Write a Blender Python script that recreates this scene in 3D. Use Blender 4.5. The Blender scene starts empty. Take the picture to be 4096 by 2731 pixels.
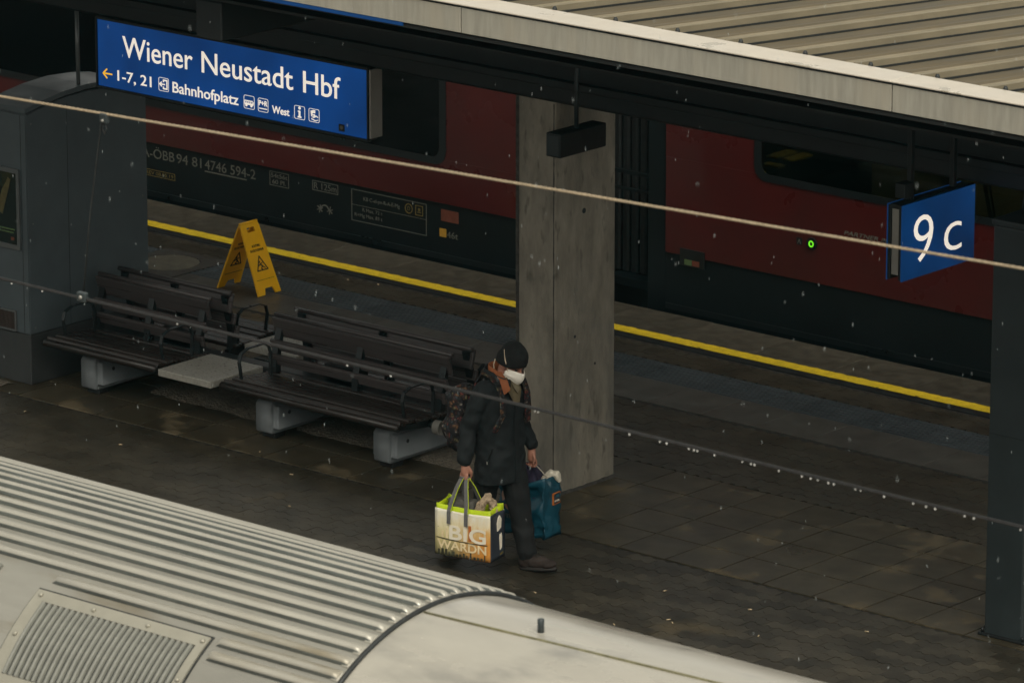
import bpy, bmesh, math, random
from mathutils import Vector, Matrix, Euler, noise
R = math.radians
random.seed(7)
sc = bpy.context.scene

# ------------------------------------------------------------------ camera
cam_d = bpy.data.cameras.new('camera'); cam = bpy.data.objects.new('camera', cam_d)
sc.collection.objects.link(cam); sc.camera = cam
PITCH, YAW = 0.268, -0.710
fwd = Vector((math.sin(YAW)*math.cos(PITCH), math.cos(YAW)*math.cos(PITCH), -math.sin(PITCH)))
cam.location = (24.126, -28.290, 11.885)
cam.rotation_euler = fwd.to_track_quat('-Z', 'Y').to_euler()
cam_d.sensor_width = 36.0; cam_d.lens = 195.12
cam_d.clip_start = 0.5; cam_d.clip_end = 3000
cam_d.dof.use_dof = True; cam_d.dof.focus_distance = 39.0; cam_d.dof.aperture_fstop = 7.1

# ------------------------------------------------------------------ light
world = bpy.data.worlds.new('World'); sc.world = world; world.use_nodes = True
nt = world.node_tree; nt.nodes.clear()
sky = nt.nodes.new('ShaderNodeTexSky'); sky.sky_type = 'NISHITA'; sky.sun_disc = False
SUN_EL, SUN_AZ = R(54), R(128)          # azimuth measured from +Y towards +X
sky.sun_elevation = SUN_EL; sky.sun_rotation = SUN_AZ
sky.air_density = 1.0; sky.dust_density = 4.0; sky.ozone_density = 1.0
hsv = nt.nodes.new('ShaderNodeHueSaturation'); hsv.inputs['Saturation'].default_value = 0.10
tint = nt.nodes.new('ShaderNodeMix'); tint.data_type = 'RGBA'; tint.blend_type = 'MULTIPLY'
tint.inputs[0].default_value = 1.0; tint.inputs[7].default_value = (.985, .965, .865, 1)
bg = nt.nodes.new('ShaderNodeBackground'); bg.inputs[1].default_value = 0.15
out = nt.nodes.new('ShaderNodeOutputWorld')
nt.links.new(sky.outputs[0], hsv.inputs['Color']); nt.links.new(hsv.outputs[0], tint.inputs[6])
nt.links.new(tint.outputs[2], bg.inputs[0]); nt.links.new(bg.outputs[0], out.inputs[0])
sun_d = bpy.data.lights.new('sun', 'SUN'); sun = bpy.data.objects.new('sun', sun_d); sc.collection.objects.link(sun)
sun_d.energy = 1.35; sun_d.angle = R(40); sun_d.color = (1.0, 0.93, 0.80)
sdir = Vector((math.sin(SUN_AZ)*math.cos(SUN_EL), math.cos(SUN_AZ)*math.cos(SUN_EL), math.sin(SUN_EL)))
sun.rotation_euler = sdir.to_track_quat('Z', 'Y').to_euler()
vs = sc.view_settings
sc.display_settings.display_device = 'sRGB'
vs.view_transform = 'Standard'; vs.look = 'None'; vs.exposure = 0.24; vs.gamma = 1.0
sc.cycles.use_denoising = True
sc.cycles.max_bounces = 6; sc.cycles.volume_bounces = 0
sc.cycles.sample_clamp_indirect = 4.0

# ------------------------------------------------------------------ helpers
COL = sc.collection
def obj(name, me, mat=None, parent=None, loc=None, rot=None):
    o = bpy.data.objects.new(name, me); COL.objects.link(o)
    if mat is not None and me is not None:
        if not isinstance(mat, (list, tuple)): mat = [mat]
        if len(me.materials) == 0:
            for m in mat: me.materials.append(m)
    if parent is not None: o.parent = parent
    if loc is not None: o.location = loc
    if rot is not None: o.rotation_euler = rot
    return o
def tag(o, label=None, cat=None, group=None, kind=None):
    if label: o['label'] = label
    if cat: o['category'] = cat
    if group: o['group'] = group
    if kind: o['kind'] = kind
    return o
def empty(name, loc=(0, 0, 0), label=None, cat=None, group=None):
    o = bpy.data.objects.new(name, None); COL.objects.link(o); o.location = loc; o.empty_display_size = .1
    return tag(o, label, cat, group)
def me_from(verts, faces, smooth=False):
    me = bpy.data.meshes.new('m'); me.from_pydata([tuple(v) for v in verts], [], faces); me.update()
    if smooth: me.polygons.foreach_set('use_smooth', [True]*len(me.polygons))
    return me
def me_bm(bm, smooth=False):
    me = bpy.data.meshes.new('m'); bm.normal_update(); bm.to_mesh(me); bm.free()
    if smooth: me.polygons.foreach_set('use_smooth', [True]*len(me.polygons))
    return me
def box_bm(x0, x1, y0, y1, z0, z1, bev=0, seg=1, bm=None):
    own = bm is None
    b = bmesh.new()
    bmesh.ops.create_cube(b, size=1)
    for v in b.verts:
        v.co = Vector(((x0+x1)/2+v.co.x*(x1-x0), (y0+y1)/2+v.co.y*(y1-y0), (z0+z1)/2+v.co.z*(z1-z0)))
    if bev: bmesh.ops.bevel(b, geom=b.edges[:], offset=bev, segments=seg, affect='EDGES', profile=.5)
    if own: return b
    join(bm, b); return bm
def join(bm, b):
    m = bpy.data.meshes.new('t'); b.to_mesh(m); b.free(); bm.from_mesh(m); bpy.data.meshes.remove(m)
def box(name, x0, x1, y0, y1, z0, z1, mat, parent=None, bev=0, seg=1, smooth=False):
    return obj(name, me_bm(box_bm(x0, x1, y0, y1, z0, z1, bev, seg), smooth), mat, parent)
def boxme(sx, sy, sz, bev=0, seg=1):
    return me_bm(box_bm(-sx/2, sx/2, -sy/2, sy/2, -sz/2, sz/2, bev, seg))
def tube_bm(pts, r, n=10, caps=True, bm=None):
    bm = bm or bmesh.new(); pts = [Vector(p) for p in pts]; rings = []
    rr = r if isinstance(r, (list, tuple)) else [r]*len(pts)
    up = Vector((0, 0, 1)); prev = None
    for i, p in enumerate(pts):
        t = (pts[min(i+1, len(pts)-1)]-pts[max(i-1, 0)]).normalized()
        if prev is None:
            a = t.cross(up if abs(t.z) < .9 else Vector((1, 0, 0))).normalized()
        else:
            a = (prev - t*prev.dot(t)).normalized()
        prev = a; b = t.cross(a)
        rings.append([bm.verts.new(p+(a*math.cos(2*math.pi*k/n)+b*math.sin(2*math.pi*k/n))*rr[i]) for k in range(n)])
    for i in range(len(rings)-1):
        for k in range(n):
            bm.faces.new((rings[i][k], rings[i][(k+1) % n], rings[i+1][(k+1) % n], rings[i+1][k]))
    if caps:
        bm.faces.new(rings[0][::-1]); bm.faces.new(rings[-1])
    return bm
def tube(name, pts, r, mat, parent=None, n=10, smooth=True):
    bm = tube_bm(pts, r, n); bmesh.ops.recalc_face_normals(bm, faces=bm.faces[:])
    return obj(name, me_bm(bm, smooth), mat, parent)
def strap_bm(pts, w, t, wdir, bm=None):
    """flat ribbon with real thickness along pts; wdir = width direction"""
    bm = bm or bmesh.new(); pts = [Vector(p) for p in pts]; rings = []
    for i, p in enumerate(pts):
        tg = (pts[min(i+1, len(pts)-1)]-pts[max(i-1, 0)]).normalized()
        wd = Vector(wdir[i] if isinstance(wdir, list) else wdir)
        a = (wd-tg*wd.dot(tg)).normalized(); b = tg.cross(a)
        rings.append([bm.verts.new(p+a*sx*w/2+b*sy*t/2) for sx, sy in ((-1, -1), (1, -1), (1, 1), (-1, 1))])
    for i in range(len(rings)-1):
        for k in range(4): bm.faces.new((rings[i][k], rings[i][(k+1) % 4], rings[i+1][(k+1) % 4], rings[i+1][k]))
    bm.faces.new(rings[0][::-1]); bm.faces.new(rings[-1])
    bmesh.ops.recalc_face_normals(bm, faces=bm.faces[:])
    return bm
def prism_bm(poly, axis, a, b, bm=None):
    """extrude polygon (list of 2-tuples) along axis from a to b. axis 'x': (y,z); 'y': (x,z); 'z': (x,y)"""
    own = bmesh.new()
    def P(u, v, w): return {'x': (w, u, v), 'y': (u, w, v), 'z': (u, v, w)}[axis]
    A = [own.verts.new(P(u, v, a)) for u, v in poly]; B = [own.verts.new(P(u, v, b)) for u, v in poly]
    n = len(poly); own.faces.new(A); own.faces.new(B[::-1])
    for i in range(n): own.faces.new((A[i], B[i], B[(i+1) % n], A[(i+1) % n]))
    bmesh.ops.recalc_face_normals(own, faces=own.faces[:])
    if bm is None: return own
    join(bm, own); return bm
def prism(name, poly, axis, a, b, mat, parent=None, smooth=False):
    return obj(name, me_bm(prism_bm(poly, axis, a, b), smooth), mat, parent)
def rrect(x0, x1, y0, y1, r, n=5):
    p = []
    for cx, cy, a0 in ((x1-r, y1-r, 0), (x0+r, y1-r, 90), (x0+r, y0+r, 180), (x1-r, y0+r, 270)):
        for i in range(n+1):
            a = R(a0+90*i/n); p.append((cx+r*math.cos(a), cy+r*math.sin(a)))
    return p
def ring_prism_bm(outer, inner, axis, a, b, bm=None):
    own = bmesh.new()
    def P(u, v, w): return {'x': (w, u, v), 'y': (u, w, v), 'z': (u, v, w)}[axis]
    n = len(outer)
    V = [[own.verts.new(P(u, v, w)) for u, v in pl] for pl in (outer, inner) for w in (a, b)]
    oa, ob, ia, ib = V
    for i in range(n):
        j = (i+1) % n
        own.faces.new((oa[i], oa[j], ia[j], ia[i])); own.faces.new((ob[j], ob[i], ib[i], ib[j]))
        own.faces.new((oa[j], oa[i], ob[i], ob[j])); own.faces.new((ia[i], ia[j], ib[j], ib[i]))
    bmesh.ops.recalc_face_normals(own, faces=own.faces[:])
    if bm is None: return own
    join(bm, own); return bm
DEPS = bpy.context.evaluated_depsgraph_get
def text_mesh(s, width=None, height=None, ext=.001, shear=0, bold=0, spacing=1.0):
    """mesh of a string in the XY plane, lower left of the box at 0,0; height = cap height"""
    cu = bpy.data.curves.new('t', 'FONT'); cu.body = s; cu.size = 1; cu.extrude = 0; cu.resolution_u = 4
    cu.shear = shear; cu.space_character = spacing
    if bold: cu.offset = bold
    o = bpy.data.objects.new('t', cu); COL.objects.link(o)
    me = bpy.data.meshes.new_from_object(o.evaluated_get(DEPS()))
    cu2 = bpy.data.curves.new('t', 'FONT'); cu2.body = 'H'; cu2.size = 1
    o2 = bpy.data.objects.new('t', cu2); COL.objects.link(o2)
    mh = bpy.data.meshes.new_from_object(o2.evaluated_get(DEPS()))
    cap = max(v.co.y for v in mh.vertices)
    for q in (o, o2): bpy.data.objects.remove(q)
    bpy.data.meshes.remove(mh)
    x0 = min(v.co.x for v in me.vertices); x1 = max(v.co.x for v in me.vertices)
    sy = height/cap if height else 1; sx = width/(x1-x0) if width else sy
    for v in me.vertices: v.co = Vector(((v.co.x-x0)*sx, v.co.y*sy, 0))
    bm = bmesh.new(); bm.from_mesh(me); bpy.data.meshes.remove(me)
    for f_ in bm.faces: f_.smooth = False
    if ext:
        r = bmesh.ops.extrude_face_region(bm, geom=bm.faces[:])
        bmesh.ops.translate(bm, vec=(0, 0, ext), verts=[g for g in r['geom'] if isinstance(g, bmesh.types.BMVert)])
        bmesh.ops.recalc_face_normals(bm, faces=bm.faces[:])
    return bm
FRONT = Matrix.Rotation(R(90), 4, 'X')      # XY text plane -> faces -Y, reads along +X
SIDE = Matrix.Rotation(R(90), 4, 'Z') @ FRONT  # faces +X, reads along +Y
def text(name, s, loc, width, height, mat, parent, orient=FRONT, ext=.002, shear=0, bold=0, spacing=1.0):
    bm = text_mesh(s, width, height, ext, shear, bold, spacing)
    bmesh.ops.transform(bm, matrix=Matrix.Translation(Vector(loc)) @ orient, verts=bm.verts[:])
    return obj(name, me_bm(bm), mat, parent)

# ------------------------------------------------------------------ materials
def node(nt, t, **kw):
    n = nt.nodes.new(t)
    for k, v in kw.items(): setattr(n, k, v)
    return n
def mat(name, col, rough=.5, metal=0.0, var=.18, scale=6.0, bump=.08, bscale=60.0, spec=.5, world=False, rnd=0.0,
        stretch=None, rvar=.12, spots=None, detail=6.0, patch=None, coat=0.0):
    """plain procedural surface: noise in colour, roughness and relief. patch=(scale, lo, hi, colour, roughness)"""
    m = bpy.data.materials.new(name); m.use_nodes = True; nt = m.node_tree; L = nt.links
    b = nt.nodes['Principled BSDF']; b.inputs['Metallic'].default_value = metal
    b.inputs['Specular IOR Level'].default_value = spec; b.inputs['Coat Weight'].default_value = coat
    if world: co = node(nt, 'ShaderNodeNewGeometry').outputs['Position']
    else: co = node(nt, 'ShaderNodeTexCoord').outputs['Object']
    if stretch:
        mp = node(nt, 'ShaderNodeMapping'); mp.inputs['Scale'].default_value = stretch; L.new(co, mp.inputs[0]); co = mp.outputs[0]
    n1 = node(nt, 'ShaderNodeTexNoise'); n1.inputs['Scale'].default_value = scale; n1.inputs['Detail'].default_value = detail
    n1.inputs['Roughness'].default_value = .62
    L.new(co, n1.inputs['Vector'])
    mr = node(nt, 'ShaderNodeMapRange'); mr.inputs[1].default_value = .28; mr.inputs[2].default_value = .72
    mr.inputs[3].default_value = 1-var; mr.inputs[4].default_value = 1+var; L.new(n1.outputs[0], mr.inputs[0])
    val = mr.outputs[0]
    if rnd:
        oi = node(nt, 'ShaderNodeObjectInfo'); r2 = node(nt, 'ShaderNodeMapRange')
        r2.inputs[3].default_value = 1-rnd; r2.inputs[4].default_value = 1+rnd; L.new(oi.outputs['Random'], r2.inputs[0])
        mu = node(nt, 'ShaderNodeMath', operation='MULTIPLY'); L.new(val, mu.inputs[0]); L.new(r2.outputs[0], mu.inputs[1]); val = mu.outputs[0]
    cm = node(nt, 'ShaderNodeVectorMath', operation='SCALE'); cm.inputs[0].default_value = col[:3]; L.new(val, cm.inputs['Scale'])
    color = cm.outputs[0]
    rr = node(nt, 'ShaderNodeMapRange'); rr.inputs[1].default_value = .3; rr.inputs[2].default_value = .7
    rr.inputs[3].default_value = max(.02, rough-rvar); rr.inputs[4].default_value = min(1, rough+rvar)
    n3 = node(nt, 'ShaderNodeTexNoise'); n3.inputs['Scale'].default_value = scale*.55; n3.inputs['Detail'].default_value = 4
    L.new(co, n3.inputs['Vector']); L.new(n3.outputs[0], rr.inputs[0]); rough_o = rr.outputs[0]
    for sp in ([spots] if spots else []):
        ssc, lo, hi, scol = sp
        ns = node(nt, 'ShaderNodeTexNoise'); ns.inputs['Scale'].default_value = ssc; ns.inputs['Detail'].default_value = 3; L.new(co, ns.inputs['Vector'])
        sm = node(nt, 'ShaderNodeMapRange'); sm.inputs[1].default_value = lo; sm.inputs[2].default_value = hi; L.new(ns.outputs[0], sm.inputs[0])
        mx = node(nt, 'ShaderNodeMix', data_type='RGBA'); L.new(sm.outputs[0], mx.inputs[0]); L.new(color, mx.inputs[6]); mx.inputs[7].default_value = (*scol, 1)
        color = mx.outputs[2]
    if patch:
        psc, lo, hi, pcol, prough = patch
        ns = node(nt, 'ShaderNodeTexNoise'); ns.inputs['Scale'].default_value = psc; ns.inputs['Detail'].default_value = 5
        ns.inputs['Roughness'].default_value = .6
        L.new(co, ns.inputs['Vector'])
        sm = node(nt, 'ShaderNodeMapRange', interpolation_type='SMOOTHSTEP'); sm.inputs[1].default_value = lo; sm.inputs[2].default_value = hi; L.new(ns.outputs[0], sm.inputs[0])
        mx = node(nt, 'ShaderNodeMix', data_type='RGBA'); L.new(sm.outputs[0], mx.inputs[0]); L.new(color, mx.inputs[6]); mx.inputs[7].default_value = (*pcol, 1)
        color = mx.outputs[2]
        m2 = node(nt, 'ShaderNodeMix', data_type='FLOAT'); L.new(sm.outputs[0], m2.inputs[0]); L.new(rough_o, m2.inputs[2]); m2.inputs[3].default_value = prough
        rough_o = m2.outputs[0]
    L.new(color, b.inputs['Base Color']); L.new(rough_o, b.inputs['Roughness'])
    if bump:
        nb = node(nt, 'ShaderNodeTexNoise'); nb.inputs['Scale'].default_value = bscale; nb.inputs['Detail'].default_value = 5
        L.new(co, nb.inputs['Vector'])
        bp = node(nt, 'ShaderNodeBump'); bp.inputs['Strength'].default_value = bump; bp.inputs['Distance'].default_value = .02
        L.new(nb.outputs[0], bp.inputs['Height']); L.new(bp.outputs[0], b.inputs['Normal'])
    return m
def emit_mat(name, col, strength, scale=3.0, var=.15):
    m = bpy.data.materials.new(name); m.use_nodes = True; nt = m.node_tree; b = nt.nodes['Principled BSDF']
    b.inputs['Base Color'].default_value = (*[c*.6 for c in col], 1); b.inputs['Roughness'].default_value = .35
    tc = node(nt, 'ShaderNodeTexCoord'); n = node(nt, 'ShaderNodeTexNoise'); n.inputs['Scale'].default_value = scale; n.inputs['Detail'].default_value = 2
    nt.links.new(tc.outputs['Object'], n.inputs['Vector'])
    mr = node(nt, 'ShaderNodeMapRange'); mr.inputs[1].default_value = .3; mr.inputs[2].default_value = .7
    mr.inputs[3].default_value = strength*(1-var); mr.inputs[4].default_value = strength*(1+var)
    nt.links.new(n.outputs[0], mr.inputs[0]); nt.links.new(mr.outputs[0], b.inputs['Emission Strength'])
    b.inputs['Emission Color'].default_value = (*col, 1)
    return m
def glass_mat(name, tint=(.5, .55, .5), rough=.03):
    m = bpy.data.materials.new(name); m.use_nodes = True; nt = m.node_tree; nt.nodes.clear()
    o = node(nt, 'ShaderNodeOutputMaterial'); mx = node(nt, 'ShaderNodeMixShader'); t = node(nt, 'ShaderNodeBsdfTransparent'); g = node(nt, 'ShaderNodeBsdfGlossy')
    t.inputs[0].default_value = (*tint, 1); g.inputs['Roughness'].default_value = rough
    f = node(nt, 'ShaderNodeFresnel'); f.inputs[0].default_value = 1.5
    nt.links.new(f.outputs[0], mx.inputs[0]); nt.links.new(t.outputs[0], mx.inputs[1]); nt.links.new(g.outputs[0], mx.inputs[2]); nt.links.new(mx.outputs[0], o.inputs[0])
    return m

M = {}
M['ballast'] = mat('ballast', (.07, .06, .05), .9, var=.5, scale=14, bump=.8, bscale=30, world=True)
M['joint'] = mat('wet_joint_sand', (.024, .022, .018), .7, var=.3, scale=20, bump=.3, world=True)
DRY = (.150, .118, .070)
M['paver'] = mat('wet_paver', (.041, .0350, .0240), .40, var=.42, scale=3.5, bump=.25, bscale=90, world=True, rnd=.38, spec=.4, patch=(.9, .60, .74, (.085, .067, .040), .65))
M['slab'] = mat('wet_slab', (.058, .048, .030), .38, var=.40, scale=4.0, bump=.15, bscale=120, world=True, rnd=.18, spec=.4, patch=(1.9, .535, .66, DRY, .7))
M['band'] = mat('plain_band_slab', (.080, .076, .066), .45, var=.25, scale=5, bump=.12, bscale=110, world=True, rnd=.10, spec=.4)
M['tactile'] = mat('tactile_slab', (.058, .068, .074), .42, var=.2, scale=8, bump=.1, bscale=90, world=True, rnd=.12, spec=.4)
M['edge'] = mat('edge_slab', (.060, .052, .038), .5, var=.42, scale=9, bump=.2, bscale=140, world=True, rnd=.14, spec=.35)
M['yellow_line'] = mat('yellow_paint', (.84, .60, .025), .5, var=.18, scale=12, bump=.2, bscale=120, world=True, spots=(18, .66, .74, (.22, .16, .04)))
M['black_line'] = mat('black_paint', (.012, .014, .015), .5, var=.3, scale=10, bump=.1, world=True)
M['mortar'] = mat('rough_mortar', (.17, .145, .11), .9, var=.45, scale=22, bump=.9, bscale=45, world=True)
M['concrete'] = mat('concrete', (.262, .234, .186), .85, var=.45, scale=3.6, bump=.35, bscale=40, spots=(13, .60, .74, (.135, .120, .095)), patch=(1.7, .46, .70, (.150, .140, .118), .85), stretch=(1.3, 1.3, .45))
M['concrete_joint'] = mat('concrete_joint', (.06, .055, .048), .9, var=.5, scale=18, bump=.6, bscale=40)
M['kiosk'] = mat('kiosk_paint', (.080, .097, .105), .45, var=.10, scale=4, bump=.02)
M['kiosk_dark'] = mat('kiosk_plinth', (.045, .048, .048), .55, var=.15, scale=6, bump=.03)
M['kiosk_trim'] = mat('kiosk_trim', (.16, .17, .17), .35, var=.12, scale=8, bump=.02, metal=.4)
M['rust_grille'] = mat('vent_mesh', (.05, .035, .028), .6, var=.3, scale=30, bump=.2)
M['pillar'] = mat('dark_steel', (.028, .036, .038), .42, var=.15, scale=4, bump=.02)
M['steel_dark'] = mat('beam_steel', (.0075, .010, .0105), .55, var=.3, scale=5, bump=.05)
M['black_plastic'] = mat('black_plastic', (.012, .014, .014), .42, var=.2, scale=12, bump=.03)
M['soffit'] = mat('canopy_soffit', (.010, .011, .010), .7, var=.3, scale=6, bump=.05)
M['fascia'] = mat('brushed_fascia', (.35, .33, .275), .42, metal=.15, var=.16, scale=5, bump=.03, bscale=80, stretch=(5, 5, .6), patch=(.5, .45, .75, (.39, .35, .275), .45))
M['cap'] = mat('fascia_cap', (.60, .54, .455), .38, metal=.25, var=.06, scale=6, bump=.03, patch=(2.4, .62, .66, (.42, .37, .29), .15))
M['roof_sheet'] = mat('dirty_roof_sheet', (.100, .076, .039), .62, var=.28, scale=3.5, bump=.05, stretch=(3.0, .45, 1), patch=(1.1, .48, .68, (.078, .066, .043), .6))
M['roof_rib'] = mat('roof_rib_metal', (.18, .152, .10), .5, var=.18, scale=4, bump=.03, stretch=(1, .5, 1))
M['train_roof'] = mat('train_roof_paint', (.300, .288, .250), .36, metal=.35, var=.13, scale=2.6, bump=.03, bscale=40, stretch=(.6, 2, 2), patch=(1.1, .55, .72, (.20, .175, .125), .5))
M['train_rib'] = mat('train_rib_paint', (.395, .374, .320), .36, metal=.30, var=.12, scale=3, bump=.02, stretch=(.5, 2, 2), patch=(1.0, .55, .72, (.25, .215, .15), .5))
M['rib_shade'] = mat('rib_shade', (.085, .092, .084), .5, var=.4, scale=5, bump=.05, stretch=(.6, 4, 4))
M['cab_roof'] = mat('wet_cab_roof', (.40, .376, .322), .24, metal=.15, var=.10, scale=2.2, bump=.02, bscale=24, stretch=(.6, 1.6, 1.6), patch=(1.9, .48, .70, (.27, .258, .228), .14))
M['vent'] = mat('vent_louvre_paint', (.165, .165, .140), .45, var=.18, scale=6, bump=.05)
M['vent_frame'] = mat('vent_frame_paint', (.33, .312, .255), .42, metal=.3, var=.12, scale=5, bump=.03)
M['rubber'] = mat('black_rubber', (.014, .016, .016), .6, var=.3, scale=20, bump=.1)
M['moss'] = mat('mossy_sealant', (.13, .12, .06), .8, var=.4, scale=25, bump=.3)
M['train_red'] = mat('traffic_red_paint', (.076, .0090, .0076), .24, var=.14, scale=1.2, bump=.0, patch=(.8, .5, .72, (.064, .0115, .0095), .38), coat=.45)
M['train_grey'] = mat('train_dark_grey', (.0062, .0100, .0112), .5, var=.3, scale=2, bump=.02, spec=.25)
M['train_black'] = mat('train_black', (.010, .013, .014), .35, var=.2, scale=3, bump=.0)
M['interior'] = mat('train_interior', (.16, .15, .09), .7, var=.2, scale=3, bump=.0)
M['seat_fabric'] = mat('train_seat', (.10, .085, .035), .9, var=.3, scale=20, bump=.1)
M['table'] = mat('train_table', (.34, .28, .09), .5, var=.1, scale=4, bump=.0)
M['print'] = mat('pale_print', (.13, .13, .11), .6, var=.2, scale=20, bump=.0)
M['print_yellow'] = mat('yellow_print', (.55, .30, .03), .6, var=.1, scale=20, bump=.0)
M['print_dimyellow'] = mat('dim_yellow_print', (.16, .12, .03), .6, var=.1, scale=20, bump=.0)
M['print_red'] = mat('red_print', (.16, .045, .025), .6, var=.2, scale=20, bump=.0)
M['print_green'] = mat('green_print', (.10, .16, .06), .6, var=.1, scale=20, bump=.0)
M['pane'] = glass_mat('train_glass', (.42, .44, .36))
M['wood'] = mat('dark_bench_wood', (.026, .020, .017), .30, var=.35, scale=5, bump=.12, bscale=40, stretch=(.25, 6, 6), rnd=.2)
M['wood_top'] = mat('lit_bench_wood', (.070, .060, .058), .34, var=.3, scale=5, bump=.1, bscale=40, stretch=(.25, 6, 6), rnd=.15)  # paler copy of the bench wood, light on the back slats put into colour
M['foot'] = mat('painted_bench_foot', (.205, .222, .230), .5, var=.14, scale=6, bump=.05, bscale=60)
M['terrazzo'] = mat('stone_table', (.32, .305, .265), .34, var=.25, scale=60, bump=.08, bscale=120)
M['bench_steel'] = mat('bench_steel', (.014, .018, .019), .36, var=.2, scale=10, bump=.02)
M['sign_yellow'] = mat('yellow_plastic', (.95, .50, .008), .38, var=.06, scale=7, bump=.02)
M['ink'] = mat('black_ink', (.012, .012, .010), .5, var=.1, scale=20, bump=.0)
M['blue'] = emit_mat('backlit_blue', (.004, .050, .21), .52, 1.6, .35)
M['white_lit'] = emit_mat('backlit_white', (1.0, .90, .77), .62, 3.0, .05)
M['arrow_lit'] = emit_mat('backlit_yellow', (1.0, .52, .03), .62, 3.0, .05)
M['blue2'] = emit_mat('backlit_blue_dim', (.004, .042, .150), .40, 2.0, .4)
M['alu'] = mat('sign_aluminium', (.30, .29, .26), .42, metal=.3, var=.1, scale=6, bump=.02)
M['frame_dark'] = mat('sign_frame', (.009, .012, .012), .45, var=.15, scale=8, bump=.02)
M['wire_pale'] = mat('weathered_wire', (.42, .33, .22), .45, metal=.3, var=.2, scale=40, bump=.3, bscale=200)
M['wire_dark'] = mat('contact_wire', (.028, .027, .027), .5, metal=.0, var=.2, scale=30, bump=.0, spec=.2)
M['drop'] = mat('water_drop', (.75, .74, .70), .08, var=.02, scale=5, bump=.0, spec=.8)
M['sleet'] = mat('sleet', (.42, .46, .46), .5, var=.05, scale=5, bump=.0)
M['green_led'] = emit_mat('green_led', (.22, 1.0, .03), .6, 3, .1)
M['added_strip'] = emit_mat('added_interior_glow', (1.0, .86, .42), 11.0, 1.0, .05)
M['cast_iron'] = mat('cast_iron', (.05, .044, .036), .6, var=.4, scale=14, bump=.3, bscale=60, world=True)
M['fill_conc'] = mat('cover_concrete', (.11, .098, .07), .8, var=.3, scale=14, bump=.3, bscale=60, world=True)
M['litter'] = mat('litter_paper', (.55, .42, .26), .8, var=.2, scale=20, bump=.0)
# clothing and bags
M['skin'] = mat('skin', (.40, .185, .125), .55, var=.14, scale=18, bump=.04, bscale=120)
M['jacket'] = mat('dark_jacket_cloth', (.0048, .0075, .0086), .85, var=.25, scale=9, bump=.25, bscale=160)
M['trousers'] = mat('black_trouser_cloth', (.0038, .0046, .0050), .9, var=.25, scale=10, bump=.2, bscale=150)
M['beanie'] = mat('black_knit', (.007, .0075, .0075), .95, var=.2, scale=20, bump=.5, bscale=220)
M['mask'] = mat('white_mask', (.88, .83, .73), .8, var=.06, scale=12, bump=.1, bscale=60)
M['strap_white'] = mat('cream_elastic', (.62, .50, .36), .8, var=.1, scale=30, bump=.05)
M['shirt'] = mat('orange_shirt', (.24, .072, .022), .85, var=.2, scale=14, bump=.15, bscale=90)
M['shirt_olive'] = mat('olive_shirt', (.11, .085, .045), .9, var=.25, scale=14, bump=.15, bscale=90)
M['scarf'] = mat('pale_scarf', (.13, .108, .068), .9, var=.25, scale=14, bump=.2, bscale=90)
M['shoe'] = mat('brown_shoe_suede', (.030, .020, .016), .8, var=.35, scale=14, bump=.2, bscale=80)
M['sole'] = mat('shoe_sole', (.020, .017, .015), .7, var=.2, scale=14, bump=.1)
M['grey_web'] = mat('grey_webbing', (.15, .145, .14), .85, var=.15, scale=40, bump=.3, bscale=200)
M['lime'] = mat('lime_lining', (.52, .66, .012), .55, var=.1, scale=10, bump=.1)
M['navy'] = mat('navy_bag_side', (.030, .036, .048), .5, var=.15, scale=9, bump=.1)
M['cream'] = mat('cream_print', (.90, .82, .66), .5, var=.05, scale=8, bump=.05)
M['cloth_grey'] = mat('grey_cloth', (.085, .08, .068), .95, var=.3, scale=20, bump=.4, bscale=80)
M['fleece'] = mat('beige_fleece', (.44, .33, .22), .95, var=.35, scale=30, bump=.9, bscale=90)
M['teal'] = mat('teal_bag', (.006, .060, .092), .42, var=.3, scale=5, bump=.3, bscale=14)
M['teal_light'] = mat('teal_print', (.03, .13, .17), .45, var=.2, scale=6, bump=.05)
M['pink_print'] = mat('pink_print', (.42, .24, .17), .5, var=.12, scale=10, bump=.03)
M['purple'] = mat('purple_cloth', (.040, .030, .065), .85, var=.25, scale=10, bump=.3, bscale=40)
M['white_cloth'] = mat('white_cloth', (.70, .64, .52), .85, var=.1, scale=10, bump=.3, bscale=40)
def ramp_mat(name, build, rough=.5, bump=0.0):
    m = bpy.data.materials.new(name); m.use_nodes = True; nt = m.node_tree; b = nt.nodes['Principled BSDF']
    b.inputs['Roughness'].default_value = rough
    nt.links.new(build(nt), b.inputs['Base Color'])
    if bump:
        tc = node(nt, 'ShaderNodeTexCoord'); n = node(nt, 'ShaderNodeTexNoise'); n.inputs['Scale'].default_value = 40
        nt.links.new(tc.outputs['Object'], n.inputs['Vector'])
        bp = node(nt, 'ShaderNodeBump'); bp.inputs['Strength'].default_value = bump; bp.inputs['Distance'].default_value = .01
        nt.links.new(n.outputs[0], bp.inputs['Height']); nt.links.new(bp.outputs[0], b.inputs['Normal'])
    return m
def colramp(nt, fac, stops, interp='LINEAR'):
    r = node(nt, 'ShaderNodeValToRGB'); r.color_ramp.interpolation = interp
    e = r.color_ramp.elements
    while len(e) < len(stops): e.new(.5)
    for el, (p, c) in zip(e, stops): el.position = p; el.color = (*c, 1)
    nt.links.new(fac, r.inputs[0]); return r.outputs[0]
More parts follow.
